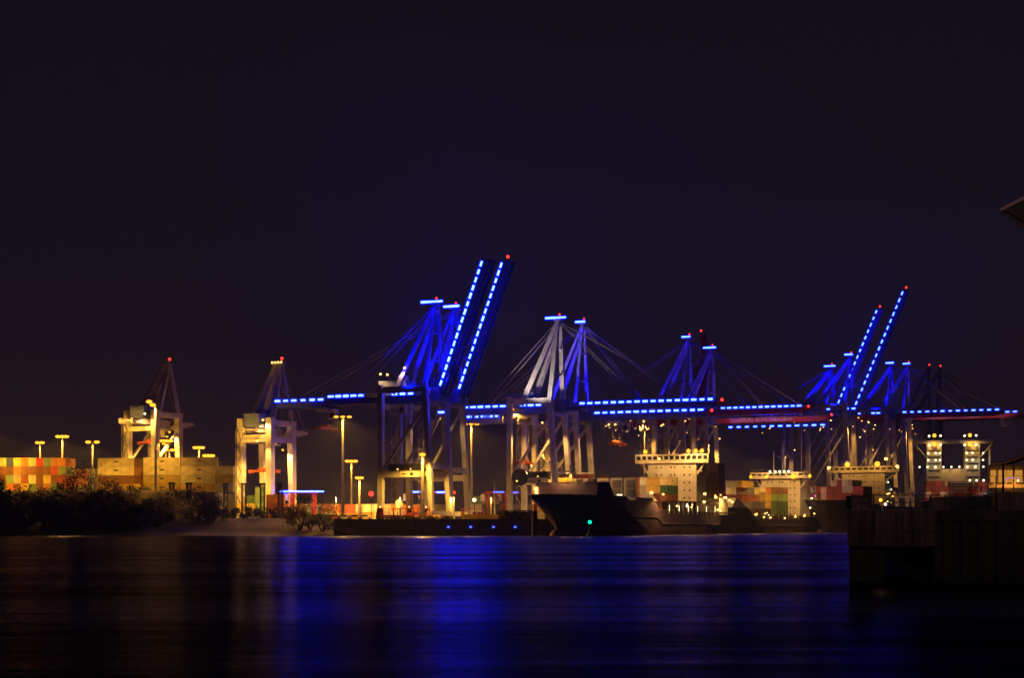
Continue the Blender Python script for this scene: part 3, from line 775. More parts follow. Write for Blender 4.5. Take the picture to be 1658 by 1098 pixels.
crane('crane over the nearest ship bridge, apex just left of the dim upright boom', 1112, 835, 57, 94, G=24, Wd=18, back=66, bl=58, tubes=13, tstart=16,
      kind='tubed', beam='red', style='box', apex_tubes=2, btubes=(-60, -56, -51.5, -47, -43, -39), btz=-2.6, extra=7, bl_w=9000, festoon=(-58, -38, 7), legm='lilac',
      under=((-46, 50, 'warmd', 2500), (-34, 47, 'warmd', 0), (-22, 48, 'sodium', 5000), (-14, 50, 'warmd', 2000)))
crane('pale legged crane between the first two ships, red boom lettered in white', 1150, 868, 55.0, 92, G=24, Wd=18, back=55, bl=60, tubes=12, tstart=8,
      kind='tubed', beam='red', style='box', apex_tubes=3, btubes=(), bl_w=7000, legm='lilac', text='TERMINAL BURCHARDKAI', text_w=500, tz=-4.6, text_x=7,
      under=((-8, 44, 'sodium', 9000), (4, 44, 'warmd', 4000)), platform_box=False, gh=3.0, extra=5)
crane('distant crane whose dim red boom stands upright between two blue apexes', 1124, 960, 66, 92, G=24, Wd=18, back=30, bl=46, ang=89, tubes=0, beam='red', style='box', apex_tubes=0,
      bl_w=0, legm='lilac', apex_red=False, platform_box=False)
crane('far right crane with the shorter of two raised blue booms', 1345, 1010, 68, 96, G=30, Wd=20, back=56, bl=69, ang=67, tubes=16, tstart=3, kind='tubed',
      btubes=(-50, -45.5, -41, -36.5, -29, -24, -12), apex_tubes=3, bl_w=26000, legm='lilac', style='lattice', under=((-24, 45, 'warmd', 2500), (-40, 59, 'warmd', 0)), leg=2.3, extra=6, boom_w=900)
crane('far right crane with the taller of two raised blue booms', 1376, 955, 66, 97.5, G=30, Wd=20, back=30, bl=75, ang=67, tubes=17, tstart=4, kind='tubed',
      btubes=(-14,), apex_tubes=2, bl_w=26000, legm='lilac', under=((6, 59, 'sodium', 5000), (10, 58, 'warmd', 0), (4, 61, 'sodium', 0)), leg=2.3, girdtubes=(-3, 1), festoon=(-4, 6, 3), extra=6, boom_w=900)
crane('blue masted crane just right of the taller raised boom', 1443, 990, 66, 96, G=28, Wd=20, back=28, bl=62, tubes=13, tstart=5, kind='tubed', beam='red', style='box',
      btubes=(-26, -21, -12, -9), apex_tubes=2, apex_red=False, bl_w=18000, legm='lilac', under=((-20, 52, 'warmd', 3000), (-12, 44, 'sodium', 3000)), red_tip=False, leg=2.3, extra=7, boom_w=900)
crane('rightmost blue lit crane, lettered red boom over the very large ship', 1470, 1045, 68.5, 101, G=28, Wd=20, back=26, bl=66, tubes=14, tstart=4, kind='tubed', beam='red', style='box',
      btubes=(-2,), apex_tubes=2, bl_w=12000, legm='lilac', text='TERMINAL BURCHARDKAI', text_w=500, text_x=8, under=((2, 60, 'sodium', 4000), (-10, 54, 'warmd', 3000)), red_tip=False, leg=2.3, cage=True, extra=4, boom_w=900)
crane('left one of two distant unlit cranes with red apex lamps', 1504, 1240, 80, 118, G=28, Wd=20, back=40, bl=66, tubes=0, beam='red', style='box',
      apex_tubes=0, bl_w=0, legm='lilac', platform_box=False, red_tip=False, leg=2.6)
crane('right one of two distant unlit cranes with red apex lamps', 1522, 1290, 84, 122, G=28, Wd=20, back=40, bl=66, tubes=0, beam='red', style='box',
      apex_tubes=0, bl_w=0, legm='lilac', platform_box=False, red_tip=False, leg=2.6)
# the two orange lit cranes at the left, seen nearly along their booms
LR = R(62)
crane('orange lit crane behind the cream yellow containers, a red lamp on its pointed mast', 291, 708, 43-11, 67-10.5, G=16, Wd=15, back=26, bl=12, tubes=0, beam='lilac', style='box', z0=17.2, rot=LR, apex_tubes=0, ties=False, front_w=2600, mk=1.55,
      bl_w=0, legm='white', under=((-16, 40-11, 'warmd', 3500), (-4, 38-11, 'sodium', 4500), (-20, 45-11, 'cool', 900), (4, 27, 'warmd', 0)), trolley=(-9, 22), red_tip=False, Hp=12, lean=1, leg=2.5, gh=2.2, platform_box=False)
crane('orange lit crane above green containers, an orange spreader hanging between its legs', 474, 698, 39, 67, G=16, Wd=15, back=20, bl=14, tubes=0, beam='lilac', style='box', rot=LR, apex_tubes=0, ties=False, front_w=2600, mk=1.55,
      bl_w=0, legm='white', under=((-18, 42, 'warm', 1500), (-12, 30, 'sodium', 4200), (-4, 30, 'sodium', 4200), (2, 31, 'warm', 0), (-22, 33, 'warm', 1200)), apf=4, trolley=(-10, 20.5), red_tip=False, Hp=34, lean=1, leg=2.6, gh=2.2, platform_box=False)

# ================================================================== SHIPS
def ship(label, stem, deg, L, B, D, hullm, lower, rake=9, fc=3.6, fcl=.14, kn=1.0):
    """stem at the waterline, +x runs aft; deg = angle of the keel from the viewing axis"""
    rz = R(90-deg)
    root = empty('container_ship', (stem[0], stem[1], 0), rz)
    tag(root, label, 'container ship', 'moored container ships')
    NXs, NZ = 44, 9; vs = []; grid = {}
    def hb(t, s):
        te = .34*(1-s)+.15*s
        f = min(1, (t/te))**(.75*(1-s)+.42*s) if t > 0 else 0
        tb = 1-t; tw = .22*(1-s)+.001
        g_ = min(1, (.25+.75*tb/tw)) if tb < tw else 1
        g_ = g_*(.55+.45*s) + (1-(.55+.45*s))*min(1, tb/.25) if tb < .25 else g_
        return B/2*f*g_
    for side in (-1, 1):
        for j in range(NZ+1):
            s = j/NZ
            for i in range(NXs+1):
                t = i/NXs; t = t**1.25
                dk = D + (fc*sm(fcl+.02, fcl, t)) + 1.2*(1-t)**2*(1 if t < .3 else 1)*.6
                z = -2.0 + (dk+2.0)*s
                zz = max(0, z)/D
                xs = -rake*zz**1.25; xe = L*(.955 + .045*min(1, zz*1.5))
                if zz > .45: xe = L
                else: xe = L*(.93+.07*(zz/.45))
                x = xs + t*(xe-xs)
                grid[(side, j, i)] = len(vs); vs.append((x, side*hb(t, min(1, max(0, s*1.05-.05))), z))
    fs = []
    for side in (-1, 1):
        for j in range(NZ):
            for i in range(NXs):
                q = (grid[(side,j,i)], grid[(side,j,i+1)], grid[(side,j+1,i+1)], grid[(side,j+1,i)])
                fs.append(q if side < 0 else q[::-1])
    for j in range(NZ): fs.append((grid[(-1,j,NXs)], grid[(1,j,NXs)], grid[(1,j+1,NXs)], grid[(-1,j+1,NXs)]))
    hu = MB().add(vs, fs); ho = hu.build('hull', [hullm, lower], root, smooth=False)
    for p in ho.data.polygons:
        if p.center.z < D*.22*S: p.material_index = 1
    # deck
    dv = []; df = []
    for i in range(NXs+1):
        for side in (-1, 1):
            v = vs[grid[(side, NZ, i)]]; dv.append((v[0], v[1]*.985, v[2]-1.1))
    for i in range(NXs): df.append((2*i, 2*i+2, 2*i+3, 2*i+1))
    MB().add(dv, df).build('deck', M['deckp'], root)
    # bulbous bow
    MB().ball((-2.0, 0, .2), 2.2, 12, 8, (2.6, .85, 1.0)).build('bulbous_bow', lower, root, smooth=True)
    # rubbing strake
    g = MB()
    for side in (-1, 1):
        j = 5; pts = [vs[grid[(side, j, i)]] for i in range(14, NXs-1)]
        pts = [(p[0], p[1]+side*.12, p[2]) for p in pts]; g.path(pts, .34)
    g.build('rubbing_strake', M['cable'], root)
    # bulwark cap light edge
    g = MB()
    for side in (-1, 1):
        pts = [(v[0], v[1], v[2]+.12) for v in (vs[grid[(side, NZ, i)]] for i in range(NXs+1))]; g.path(pts, .3)
    g.path([(L, -B*.48, D+.1), (L, B*.48, D+.1)], .3)
    g.build('bulwark_rail', M['cable'], root)
    root['_B'] = B; root['_L'] = L; root['_D'] = D
    # anchors
    for side in (-1, 1):
        MB().box(1.0, side*B*.20-.35, D*.62, 2.1, side*B*.20+.35, D*.62+2.6).build('anchor', M['dark'], root)
    return root
def s2w(sh, x, y, z):
    a = sh.rotation_euler.z
    return Vector((sh.location.x/S + x*math.cos(a)-y*math.sin(a), sh.location.y/S + x*math.sin(a)+y*math.cos(a), z))
def bridge(sh, x0, x1, yb, z0, z1, wing, hh=3.6, nwin=11, wall='shipw', ports=True):
    """accommodation block between x0,x1 of half-width yb from z0 to z1 with a bridge deck of half-width wing on top"""
    w = M[wall]
    su = MB().box(x0, -yb, z0, x1, yb, z1).build('superstructure', w, sh)
    nd = int((z1-z0)/3.4)
    if ports:
        for k in range(nd):
            z = z1-2.2-k*3.4
            g = MB()
            for y in (-yb*.72, -yb*.5, -yb*.1, yb*.05, yb*.45, yb*.66):
                g.box(x0-.08, y-.32, z, x0+.05, y+.32, z+.8)
            g.build('window', M['glass'], su)
        for k in range(nd+1):
            z = z0+k*3.4
            g = MB()
            g.box(x1, -yb-1.2, z, x1+2, yb+1.2, z+.2)
            for i in range(7): g.bar((x1+1.9, -yb-1.1+i*(2*yb+2.2)/6, z), (x1+1.9, -yb-1.1+i*(2*yb+2.2)/6, z+3.3), .12)
            g.build('deck_gallery', w, su)
    # bridge deck: hollow wing bulwark with window band
    bd = MB().box(x0-.8, -wing, z1, x0+3.6, wing, z1+1.5)
    bd.box(x0-.8, -wing, z1+hh-.7, x0+4.2, wing, z1+hh)
    bd.box(x0+1.0, -wing+.6, z1+1.5, x0+3.4, wing-.6, z1+hh-.7)
    bdo = bd.build('bridge_deck', w, sh)
    # sloping wing brackets
    for side in (-1, 1):
        g = MB()
        g.bar((x0+1, side*yb, z1-5), (x0+1, side*(wing-2.5), z1-.2), .8); g.bar((x0+1, side*yb, z1-2), (x0+1, side*(wing-5), z1-.2), .5)
        g.bar((x0+1, side*(wing-3.5), z1-3.5), (x0+1, side*(yb), z1-3.5), .4)
        g.build('wing_bracket', w, bdo)
    st = 2*(wing-.3)/nwin
    for k in range(nwin):
        y = -wing+.3+k*st
        MB().box(x0-.62, y+.14*st, z1+1.5, x0-.5, y+.86*st, z1+hh-.7).build('window', M['glass'], bdo)
    g = MB()
    for k in range(nwin+1):
        y = -wing+.3+k*st
        g.box(x0-.75, y-.14*st, z1+1.5, x0-.45, y+.14*st, z1+hh-.7)
    g.box(x0-.8, -wing+.1, z1+hh-.85, x0-.42, wing-.1, z1+hh-.6); g.box(x0-.8, -wing+.1, z1+1.35, x0-.42, wing-.1, z1+1.6)
    g.build('window_frame', w, bdo)
    g = MB()
    for k in range(15):
        y = -wing+k*2*wing/14; g.bar((x0-.6, y, z1+hh), (x0-.6, y, z1+hh+1.2), .12)
    g.bar((x0-.6, -wing, z1+hh+1.2), (x0-.6, wing, z1+hh+1.2), .14); g.build('handrail', M['cable'], bdo)
    return su, bdo
def mast(sh, x, y, z, h, name='mast'):
    g = MB().bar((x,y,z), (x,y,z+h), 1.3, 1.3, .5, .5); g.bar((x,y-3.2,z+h*.62), (x,y+3.2,z+h*.62), .3); g.box(x-1.3,y-1.6,z+h*.5,x+1.3,y+1.6,z+h*.54)
    g.bar((x,y-1.6,z+h*.86), (x,y+1.6,z+h*.86), .25); g.bar((x-.2,y-2.6,z+h*.62), (x-.2,y-2.6,z+h*.8), .18); g.bar((x,y,z+h), (x,y,z+h*1.25), .14)
    return g.build(name, M['shipw'], sh)
def rail_posts(sh, x0, x1, y, z, n, h=1.3):
    g = MB()
    for k in range(n+1): x = x0+(x1-x0)*k/n; g.bar((x,y,z), (x,y,z+h), .14)
    g.bar((x0,y,z+h), (x1,y,z+h), .12); return g.build('handrail', M['cable'], sh)
GS = 'containers on the moored ships'
def bay(sh, where, x, ys, z, tiers, long=True):
    """tiers from TOP, each a list of colours from picture-left to right; ys = y of the first box; left in picture = +y of ship"""
    n = len(tiers)
    for t, row in enumerate(tiers):
        for k, c in enumerate(row):
            if not c: continue
            p = s2w(sh, x, ys - k*(CW+.06), z+(n-1-t)*(CH+.02))
            container(p, sh.rotation_euler.z, c, '%s container, %s, %s from left, %s' % (c, TIER[n][t] or 'single tier', ORD[k], where), GS, long)

# --- nearest ship
D1 = 9.5; DF = 14.2; DH = 12.2
s1 = ship('nearest dark hulled ship, bow to the left, brightly lit white bridge', (17.5, 602), 24.5, 176, 30, D1, M['hull1'], M['hullr'], rake=10, fc=4.7, fcl=.40)
g = MB().add([(6,-12.5,DF+.8),(6,12.5,DF+.8),(7.2,12.5,DF+5.8),(7.2,-12.5,DF+5.8),(20,-14.4,DF-.6),(20,14.4,DF-.6),(14,14.4,DF+5.8),(14,-14.4,DF+5.8)],
             [(0,3,2,1),(0,4,7,3),(1,2,6,5),(3,7,6,2),(4,5,6,7)])
g.build('breakwater', M['hull1'], s1)
g = MB()
for k in range(9): g.bar((6.5, -12+k*3, DF+5.8), (6.5, -12+k*3, DF+7.6), .18)
for k in range(4): g.box(7, -11+k*6.2, DF+5.8, 10, -8.5+k*6.2, DF+6.9)
g.build('deck_fitting', M['shipw'], s1)
MB().box(6.9, -2.2, DF+5.85, 10.5, 3.5, DF+7.3).build('lit_hatch', M['yellow'], s1)
lamp(s2w(s1, 5, 1, DF+10)-Vector((0,0,0)), WARM, 900, None)
C.collection.objects[-1].name = 'deck_lamp_light'
mast(s1, 9, -1, DF+5.8, 6.5, 'fore_mast')
# cell guide frame (white panels) and first bay
g = MB()
for k in range(6):
    y = 14.2-k*5.6
    g.box(30, y-5.2, DF-.8, 30.7, y-.3, DF+7.8)
g.build('cell_guide_panel', M['shipw'], s1)
for k in range(6):
    y = 14.2-k*5.6
    for za, zb_ in ((5.6, 8.2), (9.0, 11.6)): MB().box(29.6, y-4.4, D1+za, 29.95, y-1.4, D1+zb_).build('panel_recess', M['cable'], s1)
MB().box(76, -13.3, D1-.6, 124, 14.2, DH+1.36).build('hatch_cover', M['deckp'], s1)
bay(s1, "behind the nearest ship's breakwater", 33, 11, DF-1.0, [[DR, BR, DR, DR, BR], [WH, WH, WH, WH, WH], [WH, WH, WH, TL, WH]])
bay(s1, "before the nearest ship's bridge", 92, 11.2, DH+1.4, [[TL, DB, BR, BR, WH, YL, YL, CRM], [TL, DB, YL, BR, WH, YL, YL, DG], [DR, DR, DR, BR, CRM, WH, BR, BR]])
# lifeboat-like white hood and deck stanchions with lights
g = MB(); g.add([(60,-13.5,DF-.6),(70,-13.5,DF-.6),(68.5,-12,DF+2.4),(61.5,-12,DF+2.4),(60,-8.5,DF-.6),(70,-8.5,DF-.6),(68.5,-10,DF+2.4),(61.5,-10,DF+2.4)],
    [(0,1,2,3),(5,4,7,6),(3,2,6,7),(0,3,7,4),(1,5,6,2)]); g.build('deck_hood', M['shipw'], s1)
for k in range(12):
    x = 80+k*6.2
    st = MB().bar((x, -14.9, D1-1.0), (x, -14.9, D1+4.0), .7, .5).build('stanchion', M['shipw'], s1)
    if k % 2 == 0 and k < 12: MB().box(x-.16, -15.3, D1+.2, x+.16, -15.16, D1+2.6).build('strip_lamp', M['cool'], st)
MB().box(78, -15.0, D1+4.0, 150, -13.4, D1+4.5).build('lashing_bridge', M['dark'], s1)
su, bd = bridge(s1, 128, 142, 11.2, D1-1, 31.2, 17.0, 4.0, 13)
fu = MB().add([(150,-14.5,D1),(150,-5.5,D1),(162,-5.5,D1),(162,-14.5,D1),(152,-13.8,32),(152,-6.2,32),(161,-6.2,32),(161,-13.8,32)],
    [(0,4,5,1),(1,5,6,2),(2,6,7,3),(3,7,4,0),(4,7,6,5)]).build('funnel', M['funnel'], s1)
MB().box(149.5, -14.9, D1-1, 162.5, -5.0, D1+6.5).build('engine_casing', M['shipw'], s1)
mast(s1, 134, 0, 35, 9)
for y in (12.2, -7.8, -11.2, -14.0):
    fl = MB().ball((127.0, y, 36.4), .95, 8, 5).build('floodlight', M['sodium'], bd)
    p = s2w(s1, 124.5, y, 38)
for y, w_ in ((12.0, 700), (-11, 3300)): lamp(s2w(s1, 121, y, 38.5), WARM, w_, None, .6)
flood(bd, (126.6, 5.5, 33.2), .6, 'warm')
lamp(s2w(s1, 112, 2, 38.0), WARM, 700, None, .6)
lamp(s2w(s1, 66, -6, 36.0), WARM, 5200, None, .6)  # added fill spot in mid-air for the container fronts
lamp(s2w(s1, 16, 0, 33.0), WARM, 1800, None, .6)
lamp(s2w(s1, 88, -24, 34.0), WARM, 3000, None, .6)
lf = MB()
for x in (30, 32.5): flood(s1, (x+6, -14.6, DF+1.6), .5, 'warm')
for x, z, r in ((58, DF+2.6, .75), (72, DF+2.2, .5), (127, D1+8, .7), (126, D1+4.5, .7), (143, D1+6.8, .7), (146, D1+1.2, .6), (150, D1-3.0+4, .6), (156, D1+6.8, .6), (168, D1+5, .6)):
    flood(s1, (x, -15.3, z), r, 'warm')
lamp(s2w(s1, 150, -19, D1+8), WARM, 2200, None, .6)
lamp(s2w(s1, 66, -18, D1+6), WARM, 1200, None, .6)
for x in (24, 26, 62-40): flood(s1, (x, -14.6, DF+1.2), .3, 'cool')
flood(s1, (-5.5, -4.5, DF+.6), .5, 'warm'); flood(s1, (3, -9.2, DF-.8), .35, 'cool')
lamp(s2w(s1, -14, 3, 4), WARM, 500, None, .4)
# blue light falling on the bow side
# --- second ship
D2 = 8.0; DH2 = 9.0; DF2 = 11.6
s2 = ship('second ship, behind the nearest ship stern, white bridge crowded with lamps', (97, 792), 32.5, 112, 28, D2, M['hull2'], M['hullr'], rake=8, fc=3.6, fcl=.20)
g = MB().add([(5,-8,DF2),(5,8,DF2),(9,9,DF2+5.5),(9,-9,DF2+5.5),(17,-13.5,DF2-1),(17,13.5,DF2-1)], [(0,3,2,1),(0,4,3),(1,2,5),(3,4,5,2)])
g.build('breakwater', M['shipw'], s2)
mast(s2, 4, 2, DF2, 11, 'fore_mast')
bay(s2, "on the second ship's foredeck", 24, 13.2, DF2+.4, [[None, None, None, O, GR, GR, YL, None, None], [GR, BR, GN, None, WH, WH, None, None, None], [DR, DR, BL, DB, DR, DR, DR, O, None], [GR, DR, DR, DB, DR, DR, DR, WH, GR]])
bay(s2, "before the second ship's bridge", 46, 10.5-13.4+7, DH2, [[YL, GR, GR, CRM, None, O, BR], [GR, DR, GR, CRM, YL, YL, GN], [GR, DR, GR, CRM, YL, YL, GN], [GR, BR, GR, YL, YL, YL, GN]])
MB().box(42, -13.3, D2-.8, 83, 13.3, DH2-.03).build('hatch_cover', M['deckp'], s2)
MB().box(21, -13.2, D2-.8, 41, 13.2, DF2+.37).build('hatch_cover', M['deckp'], s2)
su, bd2 = bridge(s2, 84, 98, 11.0, D2-1, 28.5, 17.0, 3.4, 10)
mast(s2, 90, 1.0, 31.8, 14); MB().bar((89, 6, 31.8), (89, 6, 43), .6, .6, .3, .3).build('radar_post', M['shipw'], s2)
for y, k in ((16.6, 1), (7.5, 1.15), (-7.5, 1.6), (-9, 1.2), (-16.8, 1.05)): MB().ball((83.0, y, 29.6), .85*k, 8, 5).build('floodlight', M['sodium'], bd2)
for y in (5.5, 2.5, 0, -2.5, -5): MB().ball((82.8, y, 32.2), .6, 8, 5).build('floodlight', M['cool'], bd2)
for y, w_ in ((7.5, 500), (-7.5, 1000)): lamp(s2w(s2, 78, y, 34), WARM, w_, None, .6)
lamp(s2w(s2, 26, -12, 38), WARM, 6500, None, .6)  # added fill spot over the second ship's containers
lamp(s2w(s2, 4, 6, 34), WARM, 2600, None, .6)
lamp(s2w(s2, 60, -24, 34), WARM, 6000, None, .6)
for x, z in ((20, D2+1), (30, D2-.2), (38, D2-.4), (56, D2-.6), (70, D2+.2), (82, D2+.6), (90, D2+5), (92, D2+10), (96, D2+2)): flood(s2, (x, -14.2, z), .55, 'warm' if z < D2+3 else 'cool')
g = MB()
for k in range(9): g.bar((22+k*6.6, -13.9, D2-1), (22+k*6.6, -13.9, D2+1.5), .6)
g.build('stanchion', M['shipw'], s2)
g = MB(); g.lattice((100,-13,D2), (100,-13,D2+17), 1.6, .3); g.bar((100,-13,D2+17), (96,-10,29), .6); g.build('stair_frame', M['shipw'], s2)
lamp(s2w(s2, 101, -18, D2+8), COOL, 1500, None, .4)
flood(s2, (-3, -3.8, DF2+1.2), .7, 'cool'); flood(s2, (4, 1.2, DF2+6.5), .7, 'warm'); flood(s2, (3, 2.8, DF2+4.0), .5, 'warm')

# --- third ship, dark, half hidden by the pier
D3 = 14
s3 = ship('third ship, half hidden by the pier, two very bright lamps on its bridge', (166, 868), 31.5, 118, 34, D3, M['hull2'], M['hull2'], rake=10, fc=2.5, fcl=.12)
MB().box(18, -15, D3-.8, 58, 15, D3+.45).build('hatch_cover', M['deckp'], s3)
bay(s3, "on the third ship", 30, 16.0, D3+.5, [[None, None, None, None, GR, DR, GR, GR, None, None], [WH, RD, WH, DR, DR, DR, GR, GR, DR, DR], [DR, DR, WH, DR, BR, DR, DR, DR, DR, DR], [DR, RD, WH, BR, DR, DR, RD, DR, DR, DR]])
su, bd3 = bridge(s3, 62, 76, 12.5, D3-1, 33.5, 21.0, 3.6, 12)
mast(s3, 70, 0, 37, 10)
MB().ball((72, 14, 38), 3.0, 14, 8).build('radar_dome', M['shipw'], s3, smooth=True)
for y in (9.0, -8.5): MB().ball((61.0, y, 38.2), 1.5, 10, 6).build('floodlight', M['sodium'], bd3); lamp(s2w(s3, 54, y, 41), SOD, 900, None, .8)
for y in (20, -20): MB().ball((61, y, 36.5), .9, 8, 5).build('floodlight', M['warm'], bd3)
flood(s3, (61, -13.5, 41), 1.0, 'warm')
lamp(s2w(s3, 10, 2, 38), (1, .45, .22), 2600, None, .8)  # added fill spot before the third ship's stack
for y, m_ in ((8, 'warm'), (5.5, 'warmd')): flood(s3, (18, y-16, D3+1.4), .6, m_)
flood(s3, (24, 14, D3+6), .6, 'magenta'); flood(s3, (10, 9, D3+2.0), .8, 'warmd')

# --- large ship at the right
D4 = 19
s4 = ship('very large ship behind the pier with two lamp covered towers', (289, 1030), 10, 230, 54, D4, M['hull2'], M['hull2'], rake=14, fc=2, fcl=.10)
MB().box(30, -26, D4-.9, 108, 26, D4+.2).build('hatch_cover', M['deckp'], s4)
import itertools
pal = [DR, DR, BR, DR, DK, GR, WH, DR, DB, BR, DR, DR, DK]
rr = random.Random(3)
top = [DR, DR, DR, DR, None, DK, DK, DK, DK, DK, None, DR, DR]
rows = [top, [BR, DR, DR, BR, DR, DK, DK, BR, DK, DR, DR, None, DR]]
for t in range(2): rows.append([rr.choice([DR, WH, GR, DR, BR, DR, DK]) for _ in range(13)])
bay(s4, "on the very large ship", 60, 19.0, D4+.25, rows)
yb = 20
su4 = []
for side in (-1, 1):
    b_ = MB().box(110, side*13-5, D4-1, 124, side*13+5, 61); o4 = b_.build('accommodation_tower', M['shipw'], s4); su4.append(o4)
    for k in range(5):
        g = MB(); z = 37+k*4.6; g.box(109.9-.15, side*13-4, z, 110, side*13+4, z+.8); g.build('window', M['glass'], o4)
MB().box(111, -7.9, D4-1, 123, 7.9, D4+24).build('superstructure', M['shipw'], s4)
bd4 = MB().box(109, -27, 60.8, 114, 27, 63.2).build('bridge_deck', M['shipw'], s4)
g = MB().bar((111, 18, 51), (111, 26.5, 61), .8); g.build('wing_bracket', M['shipw'], s4); g = MB().bar((111, -18, 51), (111, -26.5, 61), .8); g.bar((111, -24.5, 57), (111.5, -24.5, 56.5), .5); g.bar((111.5, -24.5, 32), (111.5, -24.5, 57), 1.2); g.build('wing_bracket', M['shipw'], s4)
for side in (-1, 1):
    for z, r in ((66.4, 1.35), (60.0, 1.35)):
        MB().ball((108.0, side*12+1, z), r, 10, 6).build('floodlight', M['sodium'], bd4)
        MB().ball((107.6, side*12-3.2, z-.2), .75, 8, 5).build('floodlight', M['cool'], bd4)
        MB().ball((107.6, side*12+4.6, z-.4), .75, 8, 5).build('floodlight', M['cool'], bd4)
    lamp(s2w(s4, 103, side*13, 64), SOD, 1300, None, .8)
for side, ys_ in ((1, (9, 12, 17)), (-1, (-9, -13, -20))):
    for y in ys_:
        for z in (54, 49.2): MB().ball((109.6, y, z), .62, 8, 5).build('deck_lamp', M['cool'], s4)
for k in range(9): MB().ball((109.0, 23-k*5.4, 44.4), .62, 8, 5).build('deck_lamp', M['cool'], s4)
lamp(s2w(s4, 104, 22, 53), COOL, 220, None, .5); lamp(s2w(s4, 104, -22, 53), COOL, 330, None, .5); lamp(s2w(s4, 104, 0, 50), WARM, 900, None, .5)
for k in range(6): MB().ball((58+k*.1, -6-k*4.4, 33.6), .7, 8, 5).build('deck_lamp', M['cool'], s4)
lamp(s2w(s4, 40, 0, 44), (1, .45, .25), 4000, None, .6)  # added fill spot before the very large ship's containers
lamp(s2w(s4, 46, -20, 30), COOL, 2500, None, .6)

rd = random.Random(11)
for sh, x0_, x1_, y_, z0_, z1_, n_ in ((s1, 84, 126, -14.9, 10.5, 13, 6), (s1, 143, 170, -14.6, 11, 22, 7), (s2, 20, 84, -14.1, 8.8, 10.2, 6), (s3, 10, 60, -16.8, 15, 17, 6), (s3, 64, 76, -13.0, 18, 34, 5)):
    for k in range(n_): flood(sh, (rd.uniform(x0_, x1_), y_-.2, rd.uniform(z0_, z1_)), rd.uniform(.28, .5), rd.choice(('warm', 'warm', 'warmd', 'cool')))
# ship lights and added fill spots are parented to the nearest ship
for o in list(COL.objects):
    if o.type == 'LIGHT' and o.parent is None: 
        best = min((s1, s2, s3, s4), key=lambda q: ((o.location-q.location).length))
        mw_ = Matrix.Translation(o.location)
        pm = Matrix.Translation(best.location) @ Matrix.Rotation(best.rotation_euler.z, 4, 'Z')
        o.parent = best; o.location = pm.inverted() @ o.location; o.rotation_euler = (0, 0, 0)
for s_ in (s1, s2, s3, s4):
    for k in ('_B', '_L', '_D'): del s_[k]

# ================================================================== QUAY VEHICLES AND CLUTTER
def straddle(px, Y, label, rz, bar_=True, colr='redveh', Lb=15, kind='tube', H=11.5):
    root = empty('straddle_carrier', (X(px, Y), Y, 6), rz); tag(root, label, 'straddle carrier', 'straddle carriers working in the yard')
    for y in (-2.6, 2.6):
        g = MB().box(-6, y-.55, 1.1, 6, y+.55, 2.1); g.build('side_beam', M[colr], root)
        for x in (-4.6, 4.6): MB().box(x-.5, y-.4, 2.1, x+.5, y+.4, H).build('leg', M[colr], root)
        for x in (-5, -1.8, 1.8, 5): MB().tube((x, y-.45, .8), (x, y+.45, .8), .8, n=12).build('wheel', M['dark'], root)
    tf = MB().box(-6, -3.1, H, 6, -2.1, H+.9); tf.box(-6, 2.1, H, 6, 3.1, H+.9)
    for x in (-5.5, 0, 5): tf.box(x, -2.1, H+.1, x+.8, 2.1, H+.8)
    tfo = tf.build('top_frame', M[colr], root)
    co = MB().box(-7.8, -2.8, H-3.2, -6, -.8, H-.2).build('operator_cab', M['white'], root)
    MB().box(-7.9, -2.6, H-2.6, -7.8, -1.0, H-1.0).build('window', M['glass'], co)
    if bar_: MB().tube((-Lb/2, -3.4, H+.6), (Lb/2, -3.4, H+.6), .26).build('blue_light_trail', M[kind], tfo)  # light trail of a moving carrier, modelled as a glowing bar
    return root
straddle(491, 690, 'straddle carrier with a long blue light trail right of the second orange lit crane', R(-2), Lb=18.5)
straddle(683, 700, 'straddle carrier with a blue light trail seen between the legs of the first blue crane', R(-3), Lb=9)
straddle(712, 706, 'straddle carrier with a blue light trail between the dark legs of the second blue crane', R(-3), Lb=7)
straddle(808, 704, 'straddle carrier with a short blue lamp left of the white legged crane', R(-3), Lb=4.5, kind='bluelamp')
straddle(835, 712, 'straddle carrier with a tiny blue lamp behind the landside leg of the white legged crane', R(-3), Lb=2.5, kind='bluelamp')
def signal(px, py, Y, label, m='redlamp', r=.85):
    z = CAMZ+(850-py)*Y/FPX
    root = empty('signal_post', (X(px, Y), Y, 6))
    MB().tube((0,0,0), (0,0,z-6.5), .18).build('pole', M['dark'], root)
    MB().ball((0,-.2,z-6), r).build('signal_lamp', M[m], root)
    return tag(root, label, 'signal lamp', 'small signal lamps in the yard')
signal(601, 800, 650, 'bright red signal lamp just left of the first blue crane', r=1.0)
signal(736, 798, 700, 'small red signal lamp right of the second crane\'s dark legs', r=.5)
signal(768, 810, 690, 'round pale lamp low behind the containers right of the second crane', 'cool', .8)
def trailer(px, Y, colr, label, L=9.5, h=3.4, rz=0, load=None):
    root = empty('yard_trailer', (X(px, Y), Y, 6), rz); tag(root, label, 'yard trailer', 'yard trailers and tractors on the quay edge')
    MB().box(-L/2, -1.2, 1.2, L/2, 1.2, 1.7).build('chassis', M[colr], root)
    for x in (-L/2+1, -L/2+2.6, L/2-1.4):
        MB().tube((x, -1.35, .65), (x, 1.35, .65), .65, n=12).build('wheel', M['dark'], root)
    g = MB()
    for x in (-L/2+.2, -L/6, L/6, L/2-.4): g.box(x, -1.3, 1.7, x+.35, -1.0, h+.8); g.box(x, 1.0, 1.7, x+.35, 1.3, h+.8)
    g.box(-L/2, -1.3, h+.6, L/2, -1.1, h+.9); g.build('side_frame', M[colr], root)
    return root
